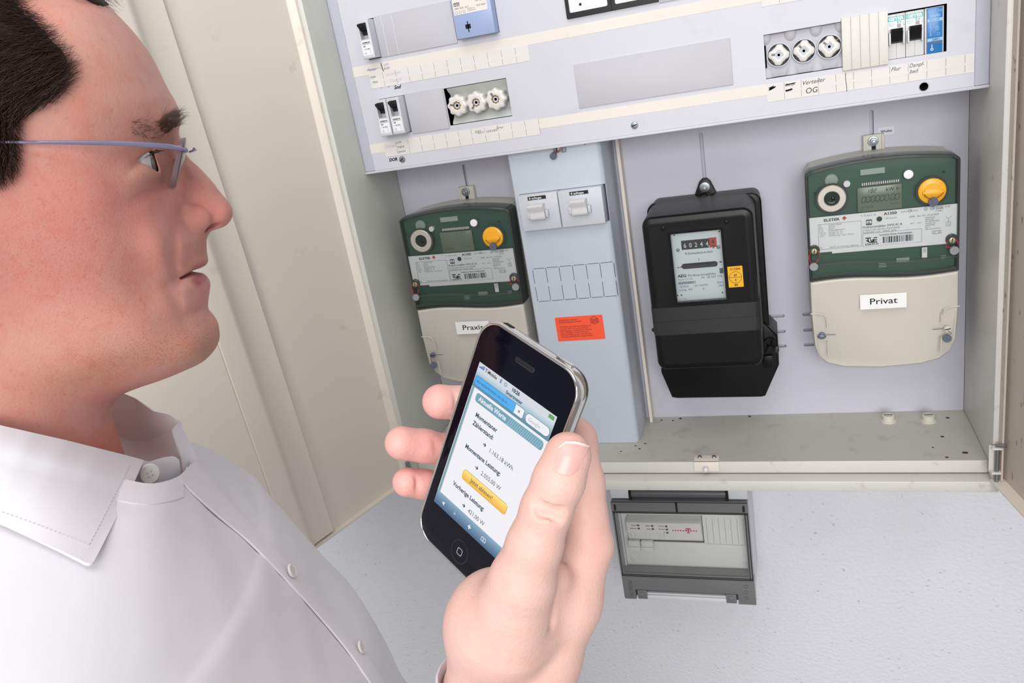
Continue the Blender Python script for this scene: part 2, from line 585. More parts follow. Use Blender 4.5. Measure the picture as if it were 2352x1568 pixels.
d3 = build('door', zprism(leaf(OR, DR, NR, [(0, 0), (330, 0)], 2), -441, 350), grime(mat('door_inner_stained', (196, 184, 172), 0.5, var=0.03, scale=8), (96, 72, 58), 170, .64, .69, .7, (1, 1, .4)), cab, label='right door leaf with brown specks')
build('bottom_flange', G().loft([[(OR[0] + DR[0] * s + NR[0] * k, OR[1] + DR[1] * s + NR[1] * k, z) for s, k in ((1, 0), (329, 0), (329, 14), (1, 14))] for z in (-441, -439)]), M_DOOR, d3)
build('hinge_flange', zprism(leaf(OR, DR, NR, [(0, 6), (10, 6)], 2), -438, 350), MATS['door_inner_stained'], d3)
hg = build('hinge_bracket', G().box(739.5, 748, -63.5, -61, -428, -394, .8).box(741, 751, -71, -61, -396.5, -394, .6).box(741, 751, -71, -61, -428, -425.5, .6), M_CAB, d3)
build('hinge_pin', G().tube([(747, -67, -440), (747, -67, -393), (748, -68, -391), (754, -73, -390)], 2.3, 12), M_STEEL, d3)
# stick-on name plate on the back panel
wl = build('label_sticker', G().prism(rrect(646.2, 663.8, -52.6, -43.4, .4, 2), 92.6, 93), mat('clear_tape_label', (216, 217, 226), 0.25), cab, 0)
txt(wl, 'Wohn', 655.2, -49.6, 92.5, 3.0, M_INK, 'CENTER', .03, 0, 0, 1.15)

# ---------------------------------------------------------------- fuse board
brd = thing('fuse_board', 'light grey sheet metal distribution board with cut-outs above the meters', 'distribution board', (372, 85, 0))
cov = build('cover_plate', G().box(15.5, 729.5, 0, 2.2, 0, 330), M_BOARD, brd, 35)
g = G()
OPEN = [(135, 219.5, 42.6, 88.6), (522, 703.3, 39.4, 86.6), (41.5, 60, 138.6, 186.4), (43.6, 80.6, 42.6, 89.4), (305.5, 413, 141, 196), (166, 221, 141.5, 193)]
for x0, x1, z0, z1 in OPEN:
    g.box(x0, x1, -5, 8, z0, z1)
g.cyl(681.8, 6.7, 4.6, -5, 8, 24)
cut(cov, g)
for a, b in ((.6, 15.3), (729.7, 743.6)):
    pts = [(a, 1.2), (a + 1, .4), (b - 1, -.7), (b, 0), (b, 2.2), (a, 2.2)] if a < 1 else [(a, 0), (a + 1, -.7), (b - 1, .4), (b, 1.2), (b, 2.2), (a, 2.2)]
    build('edge_strip', zprism(pts, 0.3, 330), M_STRIP, brd, 20)
build('bottom_rim', G().box(.6, 743.6, -1.0, 84, -3.4, -.2, .7), M_BOARD, brd)
build('side_wall', G().box(.8, 2.4, 2.4, 84, 0, 330), M_STRIP, brd)
build('side_wall', G().box(741.8, 743.4, 2.4, 84, 0, 330), M_STRIP, brd)
build('inner_plate', G().box(3, 742, 46, 48, 2, 328), M_DARK, brd)
for x0, x1, z0, z1 in ((15.5, 729, 121.2, 133.2), (15.5, 522, 22.4, 34.2)):
    build('marking_strip', G().box(x0, x1, -.25, 0, z0, z1), M_TAPE, brd, 0)


def label_sheet(x0, x1, z0, z1, tick0, n, zm):
    s = build('label_sheet', G().prism(rrect(x0, x1, z0, z1, .9, 3), -.45, -.2), M_PAPER, brd, 0)
    g = G()
    for i in range(n):
        x = tick0 + 18.0 * i
        bar(g, x, z1 - .6, x, zm + .8, .32, -.5, -.44)
        bar(g, x, zm - 1.2, x, z0 + 1.0, .32, -.5, -.44)
        if z1 - z0 > 18:
            pass
    build('tick_mark', g, M_INKG, s, 0, kind='stuff')
    g = G()
    bar(g, x0 + .5, z0 + (z1 - z0) * .36, x1 - .5, z0 + (z1 - z0) * .36, .16, -.47, -.44)
    build('fold_line', g, M_GHOST, s, 0)
    return s


s1 = label_sheet(37.5, 253.4, 103.4, 121.8, 56.6, 11, 112)
txt(s1, 'Keller', 38.4, 116.0, -.5, 3.0, M_INK, shear=.25, rz=.05, sx=.8)
txt(s1, 'Mitte', 40.0, 109.4, -.5, 3.0, M_INK, shear=.25, rz=.05, sx=.85)
txt(s1, 'Steuerleit.', 59.5, 115.2, -.5, 4.0, M_GHOST, shear=.3, rz=.03, bold=.03)
txt(s1, 'Dampf', 64, 107.0, -.5, 4.4, M_GHOST, shear=.3, bold=.03)
tp = [o for o in brd.children if o.name.startswith('marking_strip')][0]
txt(tp, 'Pantex', 36.5, 125.2, -.3, 3.4, M_INKB, shear=.35, sx=.9)
scribble(tp, [(35, 126.6), (54, 127.2)], .35, -.36, M_INKB)
txt(tp, 'Licht', 60.5, 128.2, -.3, 2.8, M_INKB, shear=.4, sx=.9, rz=.05)
txt(tp, 'Keller', 59.5, 123.6, -.3, 2.9, M_INKB, shear=.4, sx=.9, rz=.05)
scribble(tp, [(57.4, 132.6), (57.9, 127), (58.7, 121.6)], 1.0, -.36, M_INK)
scribble(tp, [(56.2, 130.6), (56.4, 124)], .3, -.36, M_INKB)
txt(cov, 'Sod', 68.0, 98.2, -.06, 4.4, M_INK, bold=.05, shear=.4, name='hand_lettering')
scribble(cov, [(50, 102.4), (51, 102.2)], .7, -.06, M_INK)
scribble(cov, [(61, 102.2), (62, 102.6)], .9, -.06, M_INK)
s2 = label_sheet(36.0, 252.6, 15.6, 35.2, 72.2, 11, 26.4)
txt(s2, 'Licht', 55.0, 30.6, -.5, 3.3, M_INK, shear=.25, sx=.85, rz=.04)
txt(s2, 'Eingang', 55.2, 24.8, -.5, 3.0, M_INK, shear=.25, sx=.8, rz=.04)
txt(s2, 'Spenhed.', 55.0, 18.6, -.5, 2.8, M_INK, shear=.3, sx=.8, rz=.04)
scribble(s2, [(53.6, 33.8), (54.4, 27)], .3, -.5, M_INK)
scribble(s2, [(53.9, 23.2), (54.2, 17.5)], .3, -.5, M_INK)
txt(s2, 'Dampf', 37.5, 27, -.5, 4.2, M_GHOST, bold=.05, shear=.3)
txt(s2, 'EDV  SERVER', 170.8, 27.4, -.5, 2.7, M_INK, sp=1.25, sx=1.0)
txt(s2, 'EDV', 166.5, 28.8, -.5, 3.2, M_INKG, shear=.4)
txt(s2, 'Server', 195.5, 29.8, -.5, 3.4, M_INKG, shear=.45, sx=.8)
txt(cov, 'DOR', 39.4, 9.2, -.06, 4.0, M_INK, bold=.07, shear=.2, name='hand_lettering')
s3 = label_sheet(522, 729, 14.3, 33.6, 540.6, 11, 24)
scribble(s3, [(524, 29.5), (530, 31), (525, 29), (532, 30.2), (524.5, 28), (531, 29.2), (524, 27), (528, 28)], .8, -.5, M_INK)
scribble(s3, [(541.5, 29.4), (553, 31.2), (542, 30.4), (552, 30.2)], .6, -.5, M_INK)
txt(s3, 'Dampf-', 542, 28.4, -.5, 3.2, M_INK, shear=.25, sx=.8)
txt(s3, 'bad', 542, 22.8, -.5, 3.2, M_INK, shear=.25, sx=.9)
scribble(s3, [(541.5, 24.0), (549, 25.2), (542, 23.2), (549.5, 24.4)], .9, -.5, M_INK)
txt(s3, 'Verteiler', 559, 27.2, -.5, 4.6, M_INK, shear=.35, sx=1.05, rz=.02)
txt(s3, 'OG', 562.5, 17.6, -.5, 6.0, M_INK, shear=.15)
scribble(s3, [(604.6, 33.4), (604.4, 28), (605.2, 20), (605.4, 13.6)], .6, -.5, M_INK)
txt(s3, 'Flur', 649.5, 27.6, -.5, 4.2, M_INK, shear=.4, sx=1.0)
txt(s3, 'Dampf-', 667.5, 28.6, -.5, 4.0, M_INK, shear=.35, sx=.85)
txt(s3, 'bad', 667.5, 22.6, -.5, 4.0, M_INK, shear=.35)
s4 = label_sheet(521.8, 729, 115.6, 134, 540.6, 11, 124)
for x, z in ((58.8, 9.8), (369.4, 10.3)):
    slotted_screw(brd, x, z, 4.2, 0, .55 if x < 100 else .25)
build('screw_hole_rim', G().ring(681.8, 6.7, 4.4, 5.4, -.25, 2), M_STRIP, brd)
g = G()
for a in ((72, 258, 40), ):
    pass


def blank(label, x0, x1, z0, z1, name='blank_cover'):
    t = thing(name, label, 'blank cover', ((x0 + x1) / 2, 0, z0), 'grey blank covers of the fuse board')
    return t, build('plate', G().prism(rrect(x0, x1, z0, z1, .8, 2), -1.6, -.05, .4, 2), M_BLANK, t)


t, p = blank('grey blank plate with a torn white seam between upper breaker and blue time switch', 60.6, 165.6, 138.4, 187.4)
g = G()
px_ = [(70.6, 187), (70.2, 180), (71.6, 174), (70.6, 166), (71.4, 158), (70.8, 150), (71.6, 138.8)]
for a, b in zip(px_[:-1], px_[1:]):
    bar(g, a[0], a[1], b[0], b[1], .7, -1.75, -1.55)
bar(g, 85.4, 187, 85.2, 138.8, .5, -1.75, -1.55)
build('torn_seam', g, M_WHITE, t, 0)
blank('small grey blank plate between the twin breakers and three old screw fuses', 81.0, 134.0, 39.6, 90.2)
blank('long grey blank plate with tape residue in the middle of the board', 305.4, 486.4, 39.4, 90)
blank('grey blank plate beside the black framed instruments at the upper edge', 412.6, 486, 139.4, 192)


def breaker(label, x0, z0, group):
    """one-pole breaker, 17 mm wide, 45 mm high nose, sticks 18 mm out of the board"""
    t = thing('circuit_breaker', label, 'circuit breaker', (x0 + 8.5, 46, z0), group)
    b = build('housing', G().box(x0, x0 + 17, -18, 46, z0, z0 + 45.5, .7), M_BRK, t)
    cut(b, G().box(x0 + 3.2, x0 + 13.6, -30, -8, z0 + 23, z0 + 42).box(x0 - 2, x0 + 20, -30, -16.6, z0 - 2, z0 + 1))
    build('recess', G().box(x0 + 3.3, x0 + 13.5, -8.4, -7.8, z0 + 23.1, z0 + 41.9), mat('recess_grey', (185, 180, 186), .5), t)
    lv = [(-7.9, z0 + 40.8), (-22, z0 + 41.4), (-23, z0 + 39.5), (-17, z0 + 34.5), (-12, z0 + 32.5), (-12, z0 + 29.5), (-7.9, z0 + 27.5)]
    build('toggle', G().loft([[(x, y, z) for y, z in lv] for x in (x0 + 3.5, x0 + 13.2)]), M_BLACK, t, 30)
    lb = build('label', G().prism(rrect(x0 + 2, x0 + 15.6, z0 + 4, z0 + 21.4, 1.2, 3), -18.3, -17.9), M_WHITE2, t, 0)
    txt(lb, 'SIEMENS', x0 + 8.8, z0 + 18.0, -18.35, 1.9, M_INK, 'CENTER', .06, sp=1.1)
    g = G()
    bar(g, x0 + 2.6, z0 + 17, x0 + 15, z0 + 17, .35, -18.36, -18.3)
    build('rule', g, M_INK, lb, 0)
    txt(lb, 'W', x0 + 4, z0 + 13.6, -18.35, 2.2, M_INK, bold=.05)
    txt(lb, 'L 10A 380V~', x0 + 4, z0 + 10.6, -18.35, 1.6, M_INK, sx=.8, bold=.03)
    build('mark', G().ring(x0 + 5.5, z0 + 6.4, 1.0, 1.35, -18.36, -18.3, 12).ring(x0 + 12.6, z0 + 6.6, .8, 1.15, -18.36, -18.3, 3).ring(x0 + 12.4, z0 + 9, 0.1, .5, -18.36, -18.3, 8), M_INKG, lb, 0)
    for zc in (40, 5):
        build('rivet', G().add([(x0 + 17.1, -13 + .9 * math.cos(a), z0 + zc + 1.7 * math.sin(a)) for a in np.linspace(0, 5.8, 12)], [tuple(range(12))]), M_STRIP, t, 0)
    return t


breaker('single grey breaker with black toggle alone at the upper left of the board', 43.0, 139.6, 'old one-pole breakers')
breaker('left one of two touching grey breakers with black toggles in the lower row', 43.9, 43.4, 'old one-pole breakers')
breaker('right one of two touching grey breakers with black toggles next to the small blank plate', 62.2, 43.4, 'old one-pole breakers')

# blue time switch
t = thing('time_switch', 'pale blue plug-in contactor with cream type label at the upper edge', 'contactor', (196, 46, 141.6))
build('housing', G().box(171, 220.4, -15, 46, 141.6, 192.6, 1.2), M_BLUE, t)
lb = build('label', G().prism(rrect(173, 216, 168.5, 191, 1.4, 3), -15.4, -14.9), M_TAPE, t, 0)
build('logo_field', G().box(174.4, 181.6, -15.5, -15.3, 178.4, 182.2), M_INK, lb, 0)
txt(lb, 'AEG', 178.0, 179.0, -15.55, 2.5, M_WHITE, 'CENTER', .05)
txt(lb, '380V 20A  AC1', 174.6, 174.6, -15.45, 2.3, M_INKG, sx=.9)
txt(lb, 'LITH', 200.5, 184.4, -15.45, 2.6, M_INK, bold=.06)
txt(lb, 'IGr C/380', 202, 179.4, -15.45, 2.3, M_INKG, sx=.95)
txt(lb, 'VDE 0660', 202, 174.0, -15.45, 2.2, M_INKG, sx=.95)
txt(lb, 'MADE IN\nGERMANY', 190.5, 172.6, -15.45, 1.5, M_INKG, sp=1.15)
build('mark', G().ring(176.3, 171, 1.4, 1.7, -15.5, -15.38, 14).ring(181.2, 171, 1.4, 1.7, -15.5, -15.38, 14).ring(186, 171, 1.3, 1.6, -15.5, -15.38, 14), M_INKG, lb, 0)
build('adjuster', G().box(184.4, 191.0, -15.3, -14.6, 151.6, 156.6).box(187.1, 188.3, -15.3, -14.6, 147.6, 160), M_BLACK, t, 0)

# two panel instruments cut by the upper edge of the frame
for i, (x0, x1) in enumerate(((306, 359.2), (359.6, 412.2))):
    t = thing('panel_instrument', 'black framed white instrument with a round black dot at the upper edge of the board' if i == 0 else 'black framed white instrument without dot, beside the dotted one', 'instrument', ((x0 + x1) / 2, 40, 141.4), 'black framed instruments')
    build('bezel', G().frame(rrect(x0, x1, 141.4, 195, 1), rrect(x0 + 4, x1 - 4, 147.2, 191, 1.8), -4, 40), M_BLACK, t)
    build('face', G().prism(rrect(x0 + 3.6, x1 - 3.6, 146.8, 191.4, 1.8), -1.5, 30), M_WHITE2, t)
    if i == 0:
        build('dot', G().cyl(323.4, 154.4, 1.6, -1.9, -1.3, 18), M_BLACK, t)
    g = G()
    bar(g, x0 + 8, 149.6, x1 - 5, 150.4, .2, -1.6, -1.5)
    build('rule', g, M_GHOST, t, 0)

# old ceramic screw fuses
t = thing('fuse_holder', 'pale grey trough carrying three old ceramic screw fuses in the lower row', 'fuse holder', (178, 46, 43))
profz = [(43.4, 2), (47, 4), (52, 11), (60, 14), (72, 14), (80, 11), (85, 4), (87.8, 2)]
build('trough', G().loft([[(x, y, z) for z, y in profz] + [(x, 30, 87.8), (x, 30, 43.4)] for x in (138.5, 218.6)]), mat('trough_grey', (196, 202, 198), .45), t, 60)


def fuse_cap(label, cx, cz, r, yf, lobes, group, amp=.09, slot=0.8, ringm=None):
    t = thing('screw_fuse', label, 'fuse', (cx, yf + 22, cz), group)
    n = 96
    out = []
    for i in range(n):
        a = 2 * math.pi * i / n
        k = math.cos(lobes * a + .5)
        out.append((cx + r * (1 - amp + amp * min(1, max(-1, k * 1.6))) * math.cos(a), cz + r * (1 - amp + amp * min(1, max(-1, k * 1.6))) * math.sin(a)))
    rings = [[(cx + (x - cx) * s, y, cz + (z - cz) * s) for x, z in out] for s, y in ((.36, yf + 1.6), (.40, yf + .2), (.46, yf), (.86, yf + .3), (.95, yf + 1.2), (1, yf + 3), (1, yf + 12), (.9, yf + 20))]
    c = build('cap', G().loft(rings, cap=False), mat('ceramic_white', (226, 222, 218), .18, coat=.4), t, 50)
    build('window_ring', G().ring(cx, cz, r * .27, r * .38, yf + .6, yf + 6, 28), ringm or mat('brass_ring', (150, 120, 70), .35, .7), t)
    build('window', G().lathe(cx, cz, [(r * .34, yf + 1.6), (r * .24, yf + 1.2), (r * .2, yf + 3), (.1, yf + 3)], 24), M_LGREY, t)
    build('indicator', G().lathe(cx, cz, [(r * .13, yf + 1.5), (.1, yf + 1.5)], 16), M_DARK, t)
    sx_, sz_ = math.cos(slot), math.sin(slot)
    g = G()
    bar(g, cx + sx_ * r * .36, cz + sz_ * r * .36, cx + sx_ * r * .68, cz + sz_ * r * .68, r * .2, yf - .12, yf + .6)
    build('test_slot', g, mat('slot_grey', (120, 118, 112), .5), t, 0)
    return t


for i, (cx, sl) in enumerate(((151.6, 2.9), (177.4, 4.0), (203.4, 2.1))):
    fuse_cap(('old white ceramic screw fuse nearest the small blank plate', 'middle old white ceramic screw fuse in the trough', 'old white ceramic screw fuse at the far end of the trough')[i],
             cx, 66, 13.6, -7, 8, 'old ceramic screw fuses', .06, sl)

# newer fuse block
t = thing('fuse_block', 'grey fuse block with teardrop bumps holding three screw fuses beside the ribbed cover', 'fuse holder', (563, 46, 40))
fb = build('base', G().box(523.5, 605, 6, 46, 39.8, 86.2, .8), M_BLANK, t)
g = G()
for cx in (536.9, 563.2, 589.4):
    g.cyl(cx, 63, 12.9, 0, 24, 40)
cut(fb, g)
for cx in (523.5, 550, 576.5, 602):
    for s_ in (1, -1):
        zc = 86 if s_ > 0 else 40
        build('bump', G().loft([[(cx + 7 * k * math.cos(a), y, zc - s_ * abs(math.sin(a)) ** .8 * 11 * k) for a in np.linspace(0, math.pi, 12)] for k, y in ((1, 6.2), (.75, 4.2), (.4, 3.4))], cap=True), M_BLANK, t)
for i, cx in enumerate((536.9, 563.2, 589.4)):
    build('sleeve', G().ring(cx, 63, 11.9, 12.9, 3.2, 20, 40), mat('sleeve_grey', (160, 166, 174), .3, .3), t)
for i, (cx, sl) in enumerate(((536.9, 2.95), (563.2, 2.2), (589.4, 2.4))):
    fuse_cap(('newer white screw fuse with four lobes, leftmost in the grey block', 'newer white screw fuse with four lobes, middle of the grey block', 'newer white screw fuse with a brown stain beside the ribbed cover')[i],
             cx, 63, 11.6, 2, 4, 'newer four-lobed screw fuses', .1, sl, MATS['sleeve_grey'])
g = G()
for i in range(3):
    g.ell((596 + i * 1.2, 2.1, 69.6 - (i % 2)), (.7, .3, .6), 8, 6)
build('stain', g, mat('rust_stain', (190, 140, 90), .6), [o for o in COL.objects if o.name.startswith('screw_fuse')][-1])
# ribbed cover
t = thing('ribbed_cover', 'ivory ribbed plastic strip cover beside the green lettered breakers', 'blank cover', (624.5, 0, 35.8))
for i in range(5):
    x0 = 601.8 + i * 9.1
    build('rib', G().box(x0, x0 + 9.0, -3.4, -.1, 35.8, 90, .5), M_IVORY, t)

# two modern breakers and a relay
for i, x0 in enumerate((647.0, 664.8)):
    t = thing('circuit_breaker', ('white breaker with green lettering and black lever, next to the ribbed cover', 'white breaker with green lettering and black lever, next to the blue relay')[i], 'circuit breaker', (x0 + 8.6, 46, 39.5), 'white breakers with green lettering')
    build('housing', G().box(x0, x0 + 17.4, 3, 46, 39.5, 85, .5), M_WHITE, t)
    build('centre_seam', G().box(x0 + 8.6, x0 + 8.8, 2.9, 3.3, 39.6, 84.9), M_INKG, t, 0)
    build('upper_label', G().box(x0 + .8, x0 + 16.6, 2.8, 3.1, 69.5, 82.5), M_WHITE2, t, 0)
    band = build('brand_band', G().box(x0 + .8, x0 + 16.6, 2.6, 3.1, 78, 82.5), M_TEAL, t, 0)
    txt(band, 'GEYER', x0 + 8.6, 78.8, 2.5, 3.0, M_WHITE2, 'CENTER', .07, sp=1.05, sx=1.12)
    txt(t, 'DC 10 A\n400/230~\n10000', x0 + 1.3, 76.2, 2.7, 1.25, M_TEAL)
    txt(t, 'B16', x0 + 9.6, 75.2, 2.7, 2.5, M_TEAL, bold=.05, sx=.8)
    txt(t, '1\n2\nG', x0 + 15.2, 76, 2.7, 1.5, M_TEAL, bold=.05, line=.9)
    build('flag', G().box(x0 + 9.6, x0 + 13.4, 2.7, 3, 71, 74.6), mat('flag_taupe', (178, 165, 165), .5), t, 0)
    build('cheek', G().box(x0 + .9, x0 + 3, -3.5, 3.2, 54, 67, 1), M_WHITE, t)
    build('cheek', G().box(x0 + 14.4, x0 + 16.5, -3.5, 3.2, 54, 67, 1), M_WHITE, t)
    lv = [(3.2, 70.2), (-4.2, 70.6), (-5.6, 69.4), (-5.2, 67.2), (-2.6, 62), (-1.6, 57), (3.2, 55.2)]
    build('lever', G().loft([[(x, y, z) for y, z in lv] for x in (x0 + 3.2, x0 + 14.2)]), M_BLACK, t, 30)
t = thing('impulse_relay', 'slim blue impulse relay at the right end of the fuse row', 'relay', (692.2, 46, 39.2))
build('housing', G().box(683.2, 701.2, 4, 46, 39.2, 85.2, .5), M_WHITE, t)
fc = build('blue_face', G().box(685, 699.6, 1.5, 4.2, 39.8, 84.6, .4), M_RELAY, t)
txt(fc, 'Eltako', 692.3, 75.6, 1.4, 3.0, M_RELAYL, 'CENTER', .03, .35, 0, .95)
b1 = build('pale_band', G().box(685.2, 699.4, 1.3, 1.6, 71, 74), M_RELAYL, t, 0)
txt(b1, 'S12-100', 692.3, 71.5, 1.25, 2.0, M_RELAY, 'CENTER', .03)
b2 = build('pale_band', G().box(685.2, 699.4, 1.3, 1.6, 51.6, 54.6), M_RELAYL, t, 0)
txt(b2, '230V~', 693.6, 52.1, 1.25, 2.0, M_INK, 'CENTER', .03)
txt(fc, 'CE', 695, 80, 1.4, 2.4, M_RELAYL)
txt(fc, '16A\n250V', 692.4, 64.4, 1.4, 1.9, M_RELAYL, sx=.85, line=.9)
scribble(fc, [(688, 70), (688, 66.5), (688.8, 63), (687.2, 61), (688, 61), (688, 57.5), (687, 58.6), (688, 57), (689, 58.6)], .35, 1.42, M_RELAYL)
build('mark', G().ring(695.8, 58, 1.2, 1.5, 1.4, 1.6, 14).frame(rrect(687, 691, 79.8, 82, .2, 1), rrect(687.4, 690.6, 80.2, 81.6, .1, 1), 1.4, 1.6), M_RELAYL, fc, 0)
build('pointer', G().ring(689.6, 43.6, .8, 1.4, 1.2, 1.6, 16).box(689.3, 689.9, 1.2, 1.6, 45, 48.5), M_WHITE2, fc, 0)
build('glass_window', G().box(685.4, 699.2, 1.2, 1.6, 48.6, 51.2), mat('relay_dark_blue', (20, 70, 130), .2), fc, 0)
# ---------------------------------------------------------------- terminal column with two main switches
colm = thing('terminal_column', 'tall blue-grey sheet metal column between the left and middle meters', 'terminal column', (261, 92, -424))
cv = build('cover', G().loft([[(200, 92, z), (200, 14.5, z), (201.5, 13, z), (315, 13, z), (318.7, 14, z), (321.4, 16.5, z), (322.4, 20, z), (322.6, 92, z)] for z in (-424.6, 6)]), M_COLM, colm, 50)
cut(cv, G().box(207.5, 321.2, 5, 40, -105.6, -57.4))
build('opening_back', G().box(206, 321.5, 41, 42, -107, -56), M_DARK, colm)
g = G()
for i in range(7):
    x = 208.5 + 18.55 * i
    bar(g, x, -161, x, -179.5, .55, 12.8, 13)
    bar(g, x, -185, x, -205, .55, 12.8, 13)
    if i < 6:
        for z in (-159.2, -205.8):
            bar(g, x + 1.6, z, x + 16.8, z, .55, 12.8, 13)
for i in range(1, 6):
    x = 208.5 + 18.55 * i
    bar(g, x, -159.2, x, -164, .55, 12.8, 13)
    bar(g, x, -200, x, -205.8, .55, 12.8, 13)
build('cutting_grid', g, M_INK, colm, 0, label='black dashed cutting grid')
st = build('warning_sticker', G().prism(rrect(228.6, 295, -265.6, -230.6, 1.6, 3), 12.7, 13), M_ORANGE, colm, 0, label='orange warning sticker')
txt(st, 'Technische Werke\nFriedrichshafen GmbH', 233.6, -236.2, 12.6, 2.5, M_ORINK, sx=.98, line=.85, bold=.02)
txt(st, 'Die Entfernung oder Beschädigung der\nvon den TWF an Hausanschlüssen,\nAbzweigkästen, Prüfklemmen, Zählern\nusw. angelegten Plomben kann als\nSachbeschädigung oder Urkundenver-\nnichtung strafrechtlich verfolgt werden.', 233.6, -245.6, 12.6, 2.05, M_ORINK, sx=1.0, line=1.02, bold=.015)
g = G()
bar(g, 278, -235.5, 283, -232, .8, 12.6, 12.7); bar(g, 283, -232, 288, -235.5, .8, 12.6, 12.7)
for k in range(3):
    bar(g, 277.5, -236.6 - k * 1.9, 289, -236.2 - k * 1.9, 1.0, 12.6, 12.7)
bar(g, 278.5, -241, 283.5, -243.5, .9, 12.6, 12.7); bar(g, 283.5, -243.5, 289.5, -240.4, .9, 12.6, 12.7)
build('emblem', g, M_ORINK, st, 0)
slotted_screw(colm, 266.5, -6.6, 4.6, 13, 1.45)
build('lead_seal', G().tube([(261.5, 11.6, -13.6), (261.5, 8.4, -14.2)], 4.4, 16), M_LEAD, colm, label='lead seal on copper wire')
build('seal_eye', G().frame(rrect(272.6, 278.6, -11, -3.4, .6, 2), rrect(274, 277.4, -9.6, -4.6, .4, 2), 9.5, 13), M_STEEL, colm)
build('seal_wire', G().tube([(261, 10, -12), (263, 9, -8), (267, 8.5, -9.6), (272, 8.6, -9), (276, 9, -6), (273, 8.6, -5), (266, 8.6, -11), (262, 9, -13)], .35, 6), M_COPPER, colm)
build('rivet', G().cyl(303, -5, .8, 12.4, 13.2, 10), M_BROWN, colm)


def main_switch(label, x0, x1):
    t = thing('main_switch', label, 'switch', ((x0 + x1) / 2, 40, -105), 'twin white main switches')
    build('housing', G().box(x0, x1, 2.5, 40, -105, -58, .7), M_LGREY, t)
    c = (x0 + x1) / 2 - 1.5
    lb = build('label', G().box(c - 11.5, c + 13, 2.2, 2.6, -65, -60.4), M_INK, t, 0)
    txt(lb, 'schupa', c - 6.2, -64.1, 2.1, 3.1, M_WHITE, sx=1.12, bold=.03)
    g = G()
    for k in range(4):
        a = math.pi * k / 4
        bar(g, c - 8.7 - 1.5 * math.cos(a), -62.7 - 1.5 * math.sin(a), c - 8.7 + 1.5 * math.cos(a), -62.7 + 1.5 * math.sin(a), .4, 2.08, 2.2)
    build('emblem', g, M_WHITE, lb, 0)
    for s in (-1, 1):
        build('pivot_lug', G().box(c + s * 12.4 - 2, c + s * 12.4 + 2, -3.6, 2.6, -88, -78.5, .9), M_LGREY, t)
    prof = [(2.6, -69.6), (-9.4, -70.0), (-11, -71.4), (-10.4, -74.2), (-5.2, -78.5), (-4.4, -83), (-5, -87.6), (-2.5, -91), (2.6, -91.6)]
    build('rocker', G().loft([[(x, y, z) for y, z in prof] for x in (c - 10, c + 10)]), M_WHITE, t, 50)
    for x in (x0 + 4.5, x1 - 4.5):
        for z in (-101, -62.5):
            build('plug', G().ring(x, z, 2.4, 2.75, 2.35, 2.6, 18), M_LGREY, t)
    return t


main_switch('white main switch with rocker, the one nearer the left meter', 207.8, 260.4)
main_switch('white main switch with rocker, the one nearer the black meter', 261.6, 318.4)


